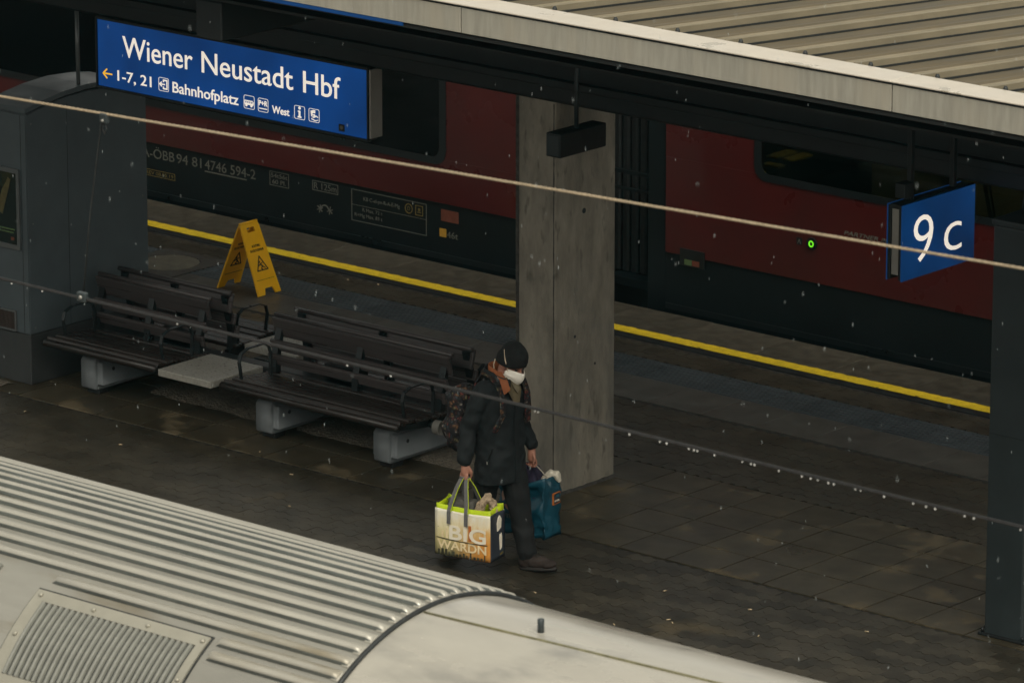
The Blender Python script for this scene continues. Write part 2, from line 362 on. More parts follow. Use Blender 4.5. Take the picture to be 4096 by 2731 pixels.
def bag_print(nt):
    # a photo print: pale sky at the top, amber glow right, dark skyline towards the foot
    tc = node(nt, 'ShaderNodeTexCoord'); s = node(nt, 'ShaderNodeSeparateXYZ'); nt.links.new(tc.outputs['Object'], s.inputs[0])
    n = node(nt, 'ShaderNodeTexNoise'); n.inputs['Scale'].default_value = 16; n.inputs['Detail'].default_value = 4
    mp = node(nt, 'ShaderNodeMapping'); mp.inputs['Scale'].default_value = (2.2, 1, .8); nt.links.new(tc.outputs['Object'], mp.inputs[0]); nt.links.new(mp.outputs[0], n.inputs['Vector'])
    a = node(nt, 'ShaderNodeMath', operation='MULTIPLY_ADD'); a.inputs[1].default_value = .16; nt.links.new(n.outputs[0], a.inputs[0]); nt.links.new(s.outputs['Z'], a.inputs[2])
    m1 = node(nt, 'ShaderNodeMapRange'); m1.inputs[1].default_value = .06; m1.inputs[2].default_value = .40; nt.links.new(a.outputs[0], m1.inputs[0])
    left = colramp(nt, m1.outputs[0], [(0, (.035, .045, .03)), (.18, (.30, .26, .12)), (.42, (.62, .53, .25)), (.6, (.74, .65, .36)), (.8, (.88, .79, .54)), (1, (.92, .86, .70))])
    right = colramp(nt, m1.outputs[0], [(0, (.25, .10, .02)), (.2, (.66, .28, .05)), (.42, (.70, .30, .06)), (.62, (.76, .46, .16)), (.78, (.88, .74, .48)), (1, (.92, .86, .70))])
    mx = node(nt, 'ShaderNodeMix', data_type='RGBA'); m2 = node(nt, 'ShaderNodeMapRange'); m2.inputs[1].default_value = -.10; m2.inputs[2].default_value = .16
    nt.links.new(s.outputs['X'], m2.inputs[0]); nt.links.new(m2.outputs[0], mx.inputs[0]); nt.links.new(left, mx.inputs[6]); nt.links.new(right, mx.inputs[7])
    return mx.outputs[2]
M['bag_print'] = ramp_mat('bag_photo_print', bag_print, .45, .25)
def floral(nt):
    tc = node(nt, 'ShaderNodeTexCoord')
    ds = node(nt, 'ShaderNodeTexNoise'); ds.inputs['Scale'].default_value = 16; nt.links.new(tc.outputs['Object'], ds.inputs['Vector'])
    ad = node(nt, 'ShaderNodeMix', data_type='VECTOR'); ad.inputs[0].default_value = .06; nt.links.new(tc.outputs['Object'], ad.inputs[4]); nt.links.new(ds.outputs['Color'], ad.inputs[5])
    v = node(nt, 'ShaderNodeTexVoronoi'); v.inputs['Scale'].default_value = 46; nt.links.new(ad.outputs[1], v.inputs['Vector'])
    s = node(nt, 'ShaderNodeSeparateColor'); nt.links.new(v.outputs['Color'], s.inputs[0])
    c = colramp(nt, s.outputs[0], [(0, (.022, .022, .03)), (.18, (.17, .04, .03)), (.28, (.035, .035, .045)), (.42, (.17, .085, .04)), (.52, (.045, .06, .07)), (.66, (.19, .155, .08)), (.75, (.055, .035, .035)), (.88, (.24, .21, .18)), (.95, (.13, .035, .045))], 'CONSTANT')
    d = colramp(nt, v.outputs['Distance'], [(0, (1, 1, 1)), (.35, (.6, .6, .6)), (.55, (.12, .12, .12))])
    mx = node(nt, 'ShaderNodeMix', data_type='RGBA', blend_type='MULTIPLY'); mx.inputs[0].default_value = 1; nt.links.new(c, mx.inputs[6]); nt.links.new(d, mx.inputs[7])
    return mx.outputs[2]
M['floral'] = ramp_mat('floral_fabric', floral, .85, .3)
def poster(nt):
    tc = node(nt, 'ShaderNodeTexCoord'); n = node(nt, 'ShaderNodeTexNoise'); n.inputs['Scale'].default_value = 5; n.inputs['Detail'].default_value = 3
    nt.links.new(tc.outputs['Object'], n.inputs['Vector'])
    return colramp(nt, n.outputs[0], [(.3, (.006, .012, .011)), (.55, (.010, .020, .017)), (.7, (.03, .035, .015)), (1, (.06, .06, .03))])
M['poster'] = ramp_mat('dark_poster_print', poster, .25)

# ------------------------------------------------------------------ setting: ground, tracks, platform
g = obj('ground', me_from([(-900, -900, -1.0), (900, -900, -1.0), (900, 900, -1.0), (-900, 900, -1.0)], [(0, 1, 2, 3)]), M['ballast']); tag(g, kind='structure')
rail_me = me_bm(box_bm(-40, 25, -.035, .035, -.96, -.82, .01))
for yc in (-9.36, -4.3, 7.62):
    t = empty('railway_track', (0, yc, 0)); tag(t, kind='structure')
    for s in (-.7525, .7525): obj('rail', rail_me, M['bench_steel'], t, (0, s, 0))
PX0, PX1 = -16.0, 9.0
plat = box('platform', PX0-10, PX1+6, -2.60, 6.05, -.96, -.010, M['joint'])
tag(plat, kind='structure')
def jit(a): return random.uniform(-a, a)
# square slabs, four rows under the columns
SL = .435
slab_me = [me_bm(box_bm(-SL/2+.0060, SL/2-.0060, -SL/2+.0060, SL/2-.0060, -.05, 0, .0018)) for _ in range(1)]
slab_me[0].materials.append(M['slab'])
y0 = .83
for r in range(4):
    x = .088-.435*28
    while x < 6.6:
        obj('paving_slab', slab_me[0], None, plat, (x+SL/2, y0+SL*(r+.5), jit(.0012)), (jit(.002), jit(.002), jit(.004)))
        x += SL
# smooth band beside the tactile strip, edge slabs
BL = .53
band_me = me_bm(box_bm(-BL/2+.002, BL/2-.002, -.262, .262, -.05, 0, .003)); band_me.materials.append(M['band'])
x = -13.0
while x < 6.5:
    obj('band_slab', band_me, None, plat, (x, 4.135, jit(.0008)), (0, 0, jit(.002))); x += BL
edge_me = me_bm(box_bm(-.398, .398, -.277, .277, -.06, 0, .004)); edge_me.materials.append(M['edge'])
x = -13.2
while x < 6.5:
    obj('edge_slab', edge_me, None, plat, (x, 5.77, jit(.001)), (0, 0, jit(.002))); x += .80
# tactile strip: ribbed slabs
bm = box_bm(-.148, .148, -.222, .222, -.05, -.004)
for k in range(8):
    yy = -.222+.0278+k*.0555
    prism_bm([(yy-.016, -.004), (yy-.010, .004), (yy+.010, .004), (yy+.016, -.004)], 'x', -.148, .148, bm)
tact_me = me_bm(bm); tact_me.materials.append(M['tactile'])
x = -13.0
while x < 6.5:
    obj('tactile_slab', tact_me, None, plat, (x, 4.625, jit(.0008))); x += .30
# wavy interlocking pavers
PL, PW, PA = .225, .1125, .011
def wave(t):           # period PL/2
    u = (t/(PL/2)) % 1.0
    if u < .12: return PA*(u/.12)
    if u < .38: return PA
    if u < .62: return PA*(1-2*(u-.38)/.24)
    if u < .88: return -PA
    return -PA*(1-(u-.88)/.12)
def paver_outline():
    g = .0014; br = [0, .12, .38, .62, .88]
    ts = sorted(set([PL/2*(i+b) for i in range(2) for b in br]+[PL]))
    ts[0] = g; ts[-1] = PL-g
    lo = [(t-PL/2, -PW/2+g+wave(t)) for t in ts]; hi = [(t-PL/2, PW/2-g+wave(t)) for t in ts]
    return lo+hi[::-1]
OUT = paver_outline()
def paver_geo(dx, dy, dz, base):
    n = len(OUT); ins = .0010
    top = [(x+dx-(ins if x > 0 else -ins)*.5, y+dy+(ins if i < n/2 else -ins), dz) for i, (x, y) in enumerate(OUT)]
    bot = [(x+dx, y+dy, dz-.030) for x, y in OUT]
    fs = [tuple(range(base, base+n))] + [(base+i, base+n+i, base+n+(i+1) % n, base+(i+1) % n) for i in range(n)]
    return top+bot, fs
v, f = paver_geo(0, 0, 0, 0)
paver_me = me_from(v, [tuple(reversed(q)) if i else q for i, q in enumerate(f)]); paver_me.materials.append(M['paver'])
cells = []
for (ya, yb) in ((-2.58, .822), (2.578, 3.868), (4.853, 5.242)):
    r = 0; y = ya+PW/2
    while y+PW/2 < yb+.012:
        x = -13.0+(PL/2 if r % 2 else 0)
        while x < 6.5:
            cells.append((x, y)); x += PL
        y += PW; r += 1
def shown(c):     # in view beyond the train roof, nearest first
    return c[0] > -3 and c[0] < 4.2 and -0.75 < c[1] < .83 and (c[1] > -.75+max(0, (.9-c[0])*.22))
near = sorted([c for c in cells if shown(c)], key=lambda c: (c[0]-24.1)**2+(c[1]+28.3)**2)[:298]
ns = set(near)
for c in near:
    obj('paver', paver_me, None, plat, (c[0], c[1], jit(.0018)), (jit(.006), jit(.006), 0))
V, F = [], []
for c in cells:
    if c in ns: continue
    v, f = paver_geo(c[0], c[1], jit(.0018), len(V)); V += v; F += [tuple(reversed(q)) if i else q for i, q in enumerate(f)]
tag(obj('pavers', me_from(V, F), M['paver'], plat), kind='stuff')
# yellow safety line (ragged paint over the pavers) and the dark joint strip in front of it
V, F = [], []; n = 520
for i in range(n+1):
    x = -13+19.5*i/n
    top = 5.480+.010*abs(math.sin(x*math.pi/.118))+.008*noise.noise((x*9, 0, 0))+.006*noise.noise((x*37, 3, 0)); bot = 5.352+.005*noise.noise((x*7, 5, 0))
    V += [(x, bot, .001), (x, top, .001), (x, bot, .005), (x, top, .005)]
    if i: a = 4*i-4; F += [(a+2, a+6, a+7, a+3), (a, a+4, a+6, a+2), (a+1, a+3, a+7, a+5)]
obj('yellow_safety_line', me_from(V, F), M['yellow_line'], plat)
box('dark_joint_strip', -13, 6.5, 5.256, 5.345, -.03, .002, M['black_line'], plat, .003)
# manhole in its frame
mh = empty('manhole_cover', (-7.94, 4.53, 0), 'round concrete filled manhole cover in a square iron frame by the tactile strip', 'manhole')
circ = [(.27*math.cos(2*math.pi*k/40), .27*math.sin(2*math.pi*k/40)) for k in range(40)]
sq = []
for k in range(40):
    a = 2*math.pi*k/40; m_ = max(abs(math.cos(a)), abs(math.sin(a))); sq.append((.36*math.cos(a)/m_, .36*math.sin(a)/m_))
obj('iron_frame', me_bm(ring_prism_bm(sq, circ, 'z', -.02, .008)), M['cast_iron'], mh)
prism('cover_disc', [(x*.97, y*.97) for x, y in circ], 'z', -.02, .007, M['fill_conc'], mh)
# rough mortar bed under the bench
def rough_strip(name, x0, x1, y0, y1, z, mat_, n=160, seed=0):
    V, F = [], []
    for i in range(n+1):
        x = x0+(x1-x0)*i/n; a = y0+.035*noise.noise((x*3, seed, 0))+.015*noise.noise((x*14, seed, 1)); b = y1+.03*noise.noise((x*4, seed+9, 0))
        for j in range(7):
            t = j/6; y = a+(b-a)*t; e = min(1, min(t, 1-t)*6)
            V.append((x, y, e*(z+.008*noise.noise((x*11, y*11, seed))+.006*noise.noise((x*31, y*31, seed)))))
    for i in range(n):
        for j in range(6): a = i*7+j; F.append((a, a+7, a+8, a+1))
    return obj(name, me_from(V, F, True), mat_)
tag(rough_strip('mortar_bed', -5.25, -1.55, 1.52, 2.06, .026, M['mortar']), 'rough raised strip of concrete mortar under the bench', 'mortar strip')
tag(rough_strip('mortar_patch', -7.4, -6.25, .80, 1.03, .008, M['mortar'], 60, 5), 'small ragged pale mortar patch before the grey kiosk', 'mortar patch')

# ------------------------------------------------------------------ concrete column and canopy
cc = empty('concrete_column', (-1.25, 1.82, 0), 'tall bare concrete column with a vertical joint beside the walking person', 'column')
def cpart(name, x0, x1, y0_, y1_, z0, z1, m, bev=.012, seg=2):
    return obj(name, me_bm(box_bm(x0+1.25, x1+1.25, y0_-1.82, y1_-1.82, z0, z1, bev, seg)), m, cc)
cpart('shaft', -1.40, -1.046, 1.481, 2.159, -.01, 3.0, M['concrete'])
cpart('corner_strip', -1.446, -1.402, 1.497, 2.14, -.01, 3.0, M['concrete_joint'], .006, 1)
V, F = [], []
for k in range(241):      # ragged mortar line along the near corner
    z = .02+k*.0122; w = .004+.0035*noise.noise((z*9, 0, 0))+.002*noise.noise((z*31, 4, 0)); x_ = .003*noise.noise((z*5, 8, 0))
    V += [(x_-w, -.0025, z), (x_+w, -.0025, z), (x_-w-.001, .004, z), (x_+w+.001, .004, z)]
    if k: a = 4*k-4; F += [(a, a+1, a+5, a+4), (a+2, a, a+4, a+6), (a+1, a+3, a+7, a+5)]
bm = bmesh.new(); me = me_from(V, F); bm.from_mesh(me)
o = obj('corner_joint', me_bm(bm), M['concrete_joint'], cc, (.186, -.3385, 0))
for (y, z, r) in ((1.80, 2.10, .02), (1.70, 1.17, .012), (1.93, .92, .010)):
    oo = obj('form_tie_hole', me_bm(prism_bm([(r*math.cos(2*math.pi*k/14), r*math.sin(2*math.pi*k/14)) for k in range(14)], 'x', 0, .003)), M['rubber'], cc, (.203, y-1.82, z))

V, F = [], []; cor = [(-.165, -.352), (.216, -.352), (.216, .352), (-.212, .352), (-.212, -.352)]; ring = []
for (xa_, ya_), (xb_, yb_) in zip(cor[:-1], cor[1:]):
    for i in range(24): ring.append((xa_+(xb_-xa_)*i/24, ya_+(yb_-ya_)*i/24))
for i, (x_, y_) in enumerate(ring):      # ragged mortar fillet round the foot of the column
    d = .012+.010*noise.noise((x_*19, y_*19, 1)); q = Vector((x_, y_)).normalized()
    V += [(x_-q.x*.02, y_-q.y*.02, .022+.010*noise.noise((x_*13, y_*13, 4))), (x_+q.x*d, y_+q.y*d, .001)]
for i in range(len(ring)): a, b = 2*i, 2*((i+1) % len(ring)); F.append((a, a+1, b+1, b))
obj('base_fillet', me_from(V, F, True), M['concrete_joint'], cc)
can = empty('platform_canopy', (0, 1.8, 4.2), 'long platform canopy with pale metal fascia and ribbed sheet roof', 'canopy')
off = Vector((0, -1.8, -4.2))
def can_box(name, x0, x1, y0_, y1_, z0, z1, m, bev=0):
    return obj(name, me_bm(box_bm(x0, x1, y0_-1.8, y1_-1.8, z0-4.2, z1-4.2, bev)), m, can)
CX = 6.1
J = [-16.0+.84, -12.46, -9.03, -5.598, -2.167, 1.264, 4.695, CX]
for a, b in zip(J[:-1], J[1:]):
    can_box('fascia_panel', a+.004, b-.004, -2.193, -2.180, 4.398, 4.562, M['fascia'], .003)
    bm = box_bm(a+.002, b-.002, -2.206-1.8, -1.955-1.8, 4.579-4.2, 4.590-4.2, .003)
    obj('top_cap', me_bm(bm), M['cap'], can)
can_box('fascia_backing', J[0], J[-1], -2.178, -2.150, 4.392, 4.577, M['rubber'])
can_box('lower_lip', J[0], J[-1], -2.176, -1.90, 4.360, 4.388, M['soffit'], .004)
s_ = -.079; ZR = 4.545
def roofz(y): return ZR+s_*abs(y+1.955) if y < 1.8 else ZR+s_*(1.8+1.955)+.079*(y-1.8)
# sheet pans between ribs, one per bay
pan = [(.055, 0), (.12, .006), (.17, .0), (.225, .0), (.245, .009), (.265, .009), (.285, .0), (.34, .0), (.39, .006), (.445, 0)]
def pan_me(ya, yb):
    V, F = [], []
    for y in (ya, yb):
        for (x, z) in pan: V.append((x, y-1.8, roofz(y)+z-4.2))
    n = len(pan)
    for i in range(n-1): F.append((i, i+1, n+i+1, n+i))
    k = len(V)
    V += [(x, y, z-.02) for x, y, z in V]; F += [tuple(q+k for q in reversed(fc)) for fc in F]
    return me_from(V, F, True)
pm1, pm2 = pan_me(-1.975, 1.8), pan_me(1.8, 4.35)
rp = [(-.060, 0), (-.046, .038), (-.034, .048), (-.024, .040), (.020, .040), (.030, .050), (.042, .046), (.045, 0)]
def rib_me(ya, yb):
    V = [(x, y-1.8, roofz(y)+z-4.2) for y in (ya, yb) for x, z in rp]; n = len(rp)
    return me_from(V, [(i, i+1, n+i+1, n+i) for i in range(n-1)]+[tuple(range(n))[::-1], tuple(range(n, 2*n))])
shade_line_me = me_from([(x, y-1.8, roofz(y)+z-4.2) for y in (-1.953, 1.8) for x, z in ((.046, -.005), (.046, .010), (.058, .010), (.058, -.005))], [(0, 1, 5, 4), (1, 2, 6, 5), (2, 3, 7, 6), (3, 2, 1, 0), (4, 5, 6, 7)]); shade_line_me.materials.append(M['rubber'])  # dark strip standing in for the shadow line beside each rib
rm1, rm2 = rib_me(-1.953, 1.8), rib_me(1.8, 4.35)
for m_ in (pm1, pm2): m_.materials.append(M['roof_sheet'])
for m_ in (rm1, rm2): m_.materials.append(M['roof_rib'])
bolt_me = me_bm(tube_bm([(0, 0, 0), (0, 0, .03), (0, 0, .045)], [.016, .016, .009], 8), True); bolt_me.materials.append(M['rubber'])
x = -13.37
while x < CX-.3:
    obj('roof_rib', rm1, None, can, (x, 0, 0)); obj('roof_sheet', pm1, None, can, (x, 0, 0))
    obj('far_roof_rib', rm2, None, can, (x, 0, 0)); obj('far_roof_sheet', pm2, None, can, (x, 0, 0))
    obj('rib_shade_line', shade_line_me, None, can, (x, 0, 0))
    obj('roof_bolt', bolt_me, None, can, (x+.14, -1.935-1.8, roofz(-1.93)-4.2+.02))
    x += .502
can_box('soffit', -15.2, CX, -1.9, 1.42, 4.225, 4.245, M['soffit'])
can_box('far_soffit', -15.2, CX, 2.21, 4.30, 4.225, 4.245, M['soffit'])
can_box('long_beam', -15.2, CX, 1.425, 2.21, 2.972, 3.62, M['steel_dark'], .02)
can_box('beam_flange', -15.2, CX, 1.37, 1.424, 3.10, 3.16, M['steel_dark'], .006)
for x in (-13.0, -1.25):
    can_box('cross_beam', x-.12, x+.12, -1.9, 4.25, 3.95, 4.22, M['steel_dark'], .01)
    can_box('strut', x-.2, x+.2, 1.5, 2.14, 3.62, 4.22, M['steel_dark'], .01)
for y in (-1.2, -.1, .9): can_box('purlin', -15.2, CX, y-.05, y+.05, 4.08, 4.22, M['steel_dark'])
can_box('blue_light_strip', -.95, .76, -2.1925, -2.1785, 4.374, 4.3955, M['blue2'])

# ------------------------------------------------------------------ grey kiosk on the left
kx, ky = -6.30, 1.74
ki = empty('grey_kiosk', (kx, ky, 0), 'grey steel kiosk with a dark poster, a vent and a lower plinth', 'kiosk')
def kp(name, poly, a, b, m, bev=0):
    bm = prism_bm(poly, 'x', a-kx, b-kx)
    if bev: bmesh.ops.bevel(bm, geom=bm.edges[:], offset=bev, segments=2, affect='EDGES')
    return obj(name, me_bm(bm), m, ki)
prof = [(1.075, .41), (1.075, 2.18)]+[(1.075+1.335*t, 2.18+.075*math.sin(math.pi*t)) for t in (.15, .3, .5, .7, .85)]+[(2.41, 2.13), (2.41, .41)]
kp('cabinet', [(y-ky, z) for y, z in prof], -6.515, -6.09, M['kiosk'], .008)
topo = [(1.062, 2.185)]+[(1.062+1.36*t, 2.185+.085*math.sin(math.pi*t)) for t in (.15, .3, .5, .7, .85)]+[(2.422, 2.135)]
kp('top_trim', [(y-ky, z+.045) for y, z in topo]+[(y-ky, z+.006) for y, z in topo[::-1]], -6.525, -6.08, M['kiosk'])
box('plinth', -6.505-kx, -6.10-kx, 1.085-ky, 2.40-ky, 0, .406, M['kiosk_dark'], ki, .006)
obj('poster_frame', me_bm(ring_prism_bm(rrect(-6.495-kx, -6.165-kx, 1.085, 1.735, .015, 3), rrect(-6.465-kx, -6.195-kx, 1.122, 1.698, .006, 3), 'y', 1.055-ky, 1.074-ky)), M['kiosk_trim'], ki)
pst = box('poster', -6.467-kx, -6.193-kx, 1.064-ky, 1.0735-ky, 1.118, 1.70, M['poster'], ki)
def poster_bit(name, poly, m, d=.001):
    return obj(name, me_bm(prism_bm([(x-kx, z) for x, z in poly], 'y', 1.064-ky-.0015-d, 1.064-ky-.0002)), m, pst)
poster_bit('printed_bottle', [(-6.42, 1.38), (-6.36, 1.35), (-6.28, 1.58), (-6.265, 1.64), (-6.29, 1.66), (-6.31, 1.62), (-6.36, 1.55)], M['seat_fabric'])
poster_bit('printed_line', [(-6.45, 1.236), (-6.225, 1.236), (-6.225, 1.247), (-6.45, 1.247)], M['print_green'])
poster_bit('printed_line', [(-6.45, 1.212), (-6.24, 1.212), (-6.24, 1.222), (-6.45, 1.222)], M['print_green'])
poster_bit('printed_mark', [(-6.27, 1.155), (-6.235, 1.155), (-6.235, 1.18), (-6.27, 1.18)], M['print_red'])
vg = obj('vent_grille', me_bm(ring_prism_bm(rrect(-6.49-kx, -6.235-kx, .405+.012, .585, .008, 2), rrect(-6.475-kx, -6.25-kx, .43, .572, .004, 2), 'y', 1.06-ky, 1.074-ky)), M['kiosk_trim'], ki)
sl = boxme(.225, .008, .006)
for k in range(9): obj('slat', sl, M['rust_grille'], vg, (-6.3625-kx, 1.068-ky, .438+k*.0155))
box('back_panel', -6.475-kx, -6.25-kx, 1.0715-ky, 1.0745-ky, .43, .572, M['rust_grille'], ki)
box('door_seam', -6.155-kx, -6.151-kx, 1.0735-ky, 1.0765-ky, .42, 2.17, M['rubber'], ki)
for i, (x, y) in enumerate(((-6.125, 1.70), (-5.913, 1.70))):
    pass
box('panel_seam', -6.0915-kx, -6.0885-kx, 1.52-ky, 1.523-ky, .42, 2.2, M['rubber'], ki)
for zz in (.46, 1.3, 2.1):
    for yy in (1.13, 2.35): obj('screw', me_bm(prism_bm([(.008*math.cos(2*math.pi*k/8), .008*math.sin(2*math.pi*k/8)) for k in range(8)], 'x', 0, .003)), M['kiosk_trim'], ki, (-6.0895-kx, yy-ky, zz))
tube('conduit', [(-6.13-kx, 1.70-ky, 2.20), (-6.135-kx, 1.70-ky, 2.985)], .016, M['kiosk_trim'], ki)
tube('conduit', [(-6.22-kx, 2.05-ky, 2.20), (-6.22-kx, 2.05-ky, 2.985)], .010, M['kiosk_trim'], ki)
for (x, y, r) in ((-6.15, 1.62, .03), (-6.14, 1.79, .04)):
    obj('cable_gland', me_bm(prism_bm([(r*math.cos(2*math.pi*k/12), r*math.sin(2*math.pi*k/12)) for k in range(12)], 'z', 0, .05)), M['rubber'], ki, (x-kx, y-ky, 2.235))

# dark pillar on the right
pi_ = empty('steel_pillar', (3.38, 1.15, 0), 'dark grey steel pillar standing at the right edge of the picture', 'pillar')
obj('casing', me_bm(box_bm(-.156, .156, -.21, .25, 0, 2.86, .012, 2)), M['pillar'], pi_)
obj('cap_plate', me_bm(box_bm(-.165, .165, -.22, .26, 2.862, 2.905, .008, 2)), M['pillar'], pi_)
obj('base_plate', me_bm(box_bm(-.19, .19, -.24, .28, 0, .018, .004)), M['steel_dark'], pi_)
for xx in (-.165, .165):
    for yy in (-.215, .255): obj('anchor_bolt', me_bm(tube_bm([(0, 0, 0), (0, 0, .03)], .010, 8), True), M['steel_dark'], pi_, (xx, yy, .018))
obj('panel_seam', me_bm(box_bm(-.157, .157, -.2115, -.2095, 1.42, 1.424)), M['rubber'], pi_)
for xx in (-.07, .05): tube('cable_pipe', [(xx, .02, 2.9), (xx, .06, 3.12), (xx+.02, .25, 3.30), (xx+.02, .30, 3.5)], .022, M['black_plastic'], pi_)

# ------------------------------------------------------------------ station name sign
SY = 1.42                       # face plane
sg = empty('station_name_sign', (-4.225, SY, 2.69), 'long backlit blue station sign reading Wiener Neustadt Hbf', 'sign')
O = Vector((4.225, -SY, -2.69))
def sgo(name, me, m, parent=sg): return obj(name, me, m, parent)
def sp(poly, d0, d1, name, m, parent=sg):        # polygon on the sign face, d outward (towards -Y)
    return sgo(name, me_bm(prism_bm([(x+4.225, z-2.69) for x, z in poly], 'y', -d1, -d0)), m, parent)
def R4(x0, x1, z0, z1): return [(x0, z0), (x1, z0), (x1, z1), (x0, z1)]
sp(R4(-5.627, -2.824, 2.428, 2.950), -.012, 0, 'blue_face', M['blue'])
sgo('case', me_bm(box_bm(-5.640+4.225, -2.812+4.225, .014, .10, 2.415-2.69, 2.965-2.69, .004)), M['frame_dark'], sg)
for a in (R4(-5.645, -5.6285, 2.41, 2.97), R4(-2.8225, -2.806, 2.41, 2.97), R4(-5.628, -2.823, 2.9515, 2.972), R4(-5.628, -2.823, 2.408, 2.4265)):
    sp(a, -.02, .010, 'frame_bar', M['frame_dark'])
sgo('end_plate', me_bm(box_bm(-2.79+4.225, -2.772+4.225, -.02, .11, 2.44-2.69, 2.962-2.69, .003)), M['alu'], sg)
for x in (-5.2, -4.2, -3.2): sgo('hanger', me_bm(box_bm(x-.02+4.225, x+.02+4.225, .04, .08, .27, .31)), M['frame_dark'], sg)
def st(s, x, z, w, h, m=M['white_lit'], bold=.0, spacing=1.0):
    return text('lettering', s, Vector((x, SY-.0006, z))+O, w, h, m, sg, FRONT, .0025, 0, bold, spacing)
st('Wiener', -5.358, 2.690, .745, .162, bold=.004); st('Neustadt', -4.517, 2.690, .946, .162, bold=.004); st('Hbf', -3.468, 2.690, .377, .162, bold=.004)
st('1-7, 21', -5.418, 2.494, .364, .080, bold=.006); st('Bahnhofplatz', -4.829, 2.489, .692, .081, bold=.009)
st('West', -3.789, 2.484, .178, .056, bold=.012)
def poly_line(pts, w):      # thick poly segments as quads
    out_ = []
    for (x0, z0), (x1, z1) in zip(pts[:-1], pts[1:]):
        d = Vector((x1-x0, z1-z0)).normalized(); nx, nz = -d.y*w/2, d.x*w/2; ex, ez = d.x*w*.3, d.y*w*.3
        out_.append([(x0+nx-ex, z0+nz-ez), (x0-nx-ex, z0-nz-ez), (x1-nx+ex, z1-nz+ez), (x1+nx+ex, z1+nz+ez)])
    return out_
def marks(name, polys, m, d0=.0006, d1=.003, conv=lambda p: p, parent=sg, axis='y', fix=None):
    bm = bmesh.new()
    for k, p in enumerate(polys):
        prism_bm([(x+4.225, z-2.69) for x, z in p], 'y', -d1-.0002*k, -d0, bm)
    return obj(name, me_bm(bm), m, parent)
marks('arrow', poly_line([(-5.533, 2.566), (-5.572, 2.531), (-5.533, 2.497)], .012)+poly_line([(-5.568, 2.531), (-5.478, 2.532)], .011), M['arrow_lit'])
def icon_box(x0, x1, z0, z1):
    return obj('icon_frame', me_bm(ring_prism_bm([(x+4.225, z-2.69) for x, z in rrect(x0, x1, z0, z1, .014, 3)], [(x+4.225, z-2.69) for x, z in rrect(x0+.0035, x1-.0035, z0+.0035, z1-.0035, .011, 3)], 'y', -.0025, -.0006)), M['white_lit'], sg)
icon_box(-4.977, -4.870, 2.481, 2.587); icon_box(-4.081, -3.971, 2.477, 2.581); icon_box(-3.934, -3.829, 2.475, 2.580)
icon_box(-3.561, -3.453, 2.475, 2.579); icon_box(-3.414, -3.306, 2.476, 2.578)
marks('exit_icon', poly_line([(-4.925, 2.556), (-4.925, 2.568), (-4.888, 2.568), (-4.888, 2.502), (-4.925, 2.502), (-4.925, 2.514)], .011)+poly_line([(-4.963, 2.535), (-4.912, 2.535)], .009)+poly_line([(-4.945, 2.551), (-4.965, 2.535), (-4.945, 2.519)], .009), M['white_lit'])
marks('bus_icon', [R4(-4.072, -3.982, 2.508, 2.521), R4(-4.072, -3.988, 2.537, 2.543)]+[R4(-4.072+k*.0205, -4.066+k*.0205, 2.521, 2.537) for k in range(4)]+[R4(-3.990, -3.981, 2.515, 2.535)]
      + [[(cx+.010*math.cos(2*math.pi*k/10), 2.503+.010*math.sin(2*math.pi*k/10)) for k in range(10)] for cx in (-4.054, -4.002)], M['white_lit'])
st('P+R', -3.925, 2.523, .088, .038, bold=.02); marks('underline_mark', [R4(-3.922, -3.841, 2.497, 2.504)], M['white_lit'])
marks('info_icon', [[(-3.507+.012*math.cos(2*math.pi*k/12), 2.562+.012*math.sin(2*math.pi*k/12)) for k in range(12)], R4(-3.516, -3.499, 2.499, 2.541), R4(-3.524, -3.508, 2.532, 2.541), R4(-3.526, -3.489, 2.488, 2.499)], M['white_lit'])
marks('ticket_icon', [[(-3.395, 2.560), (-3.372, 2.565), (-3.378, 2.520), (-3.388, 2.518)], R4(-3.372, -3.348, 2.545, 2.568), R4(-3.372, -3.350, 2.525, 2.535), [(-3.385, 2.512), (-3.34, 2.530), (-3.318, 2.520), (-3.32, 2.514), (-3.338, 2.521), (-3.36, 2.508)], [(-3.388, 2.503), (-3.345, 2.492), (-3.32, 2.500), (-3.32, 2.494), (-3.345, 2.485), (-3.385, 2.495)]], M['white_lit'])
stk = sp(R4(-3.110, -3.052, 2.449, 2.502), .0006, .003, 'sticker', M['ink'])
marks('sticker_mark', [[(-3.081+.017*math.cos(2*math.pi*k/12), 2.478+.017*math.sin(2*math.pi*k/12)) for k in range(12)]], M['print'], .0032, .005)

# ------------------------------------------------------------------ 9 C sign
X9 = 2.758
s9 = empty('platform_sector_sign', (X9-.06, .95, 2.72), 'backlit blue double sided sign reading 9 C near the right edge', 'sign')
def n9(name, x0, x1, y0_, y1_, z0, z1, m, bev=.003): return obj(name, me_bm(box_bm(x0-X9+.06, x1-X9+.06, y0_-.95, y1_-.95, z0-2.72, z1-2.72, bev)), m, s9)
n9('face', X9-.006, X9, .548, 1.372, 2.462, 2.985, M['blue2'], .001)
n9('rear_face', X9-.126, X9-.120, .548, 1.372, 2.462, 2.985, M['blue2'], .001)
n9('face_edge', X9-.030, X9-.007, .552, 1.368, 2.468, 2.98, M['frame_dark'])
n9('rear_face_edge', X9-.119, X9-.096, .552, 1.368, 2.468, 2.98, M['frame_dark'])
n9('case', X9-.094, X9-.032, .562, 1.36, 2.50, 2.955, M['alu'])
n9('top_rail', X9-.10, X9-.026, .55, 1.37, 2.957, 2.99, M['frame_dark'])
for y in (.72, 1.2): n9('hanger', X9-.08, X9-.045, y-.02, y+.02, 2.991, 4.0, M['frame_dark'])
n9('hanger_box', X9-.10, X9-.02, .60, .70, 3.02, 3.12, M['frame_dark'])
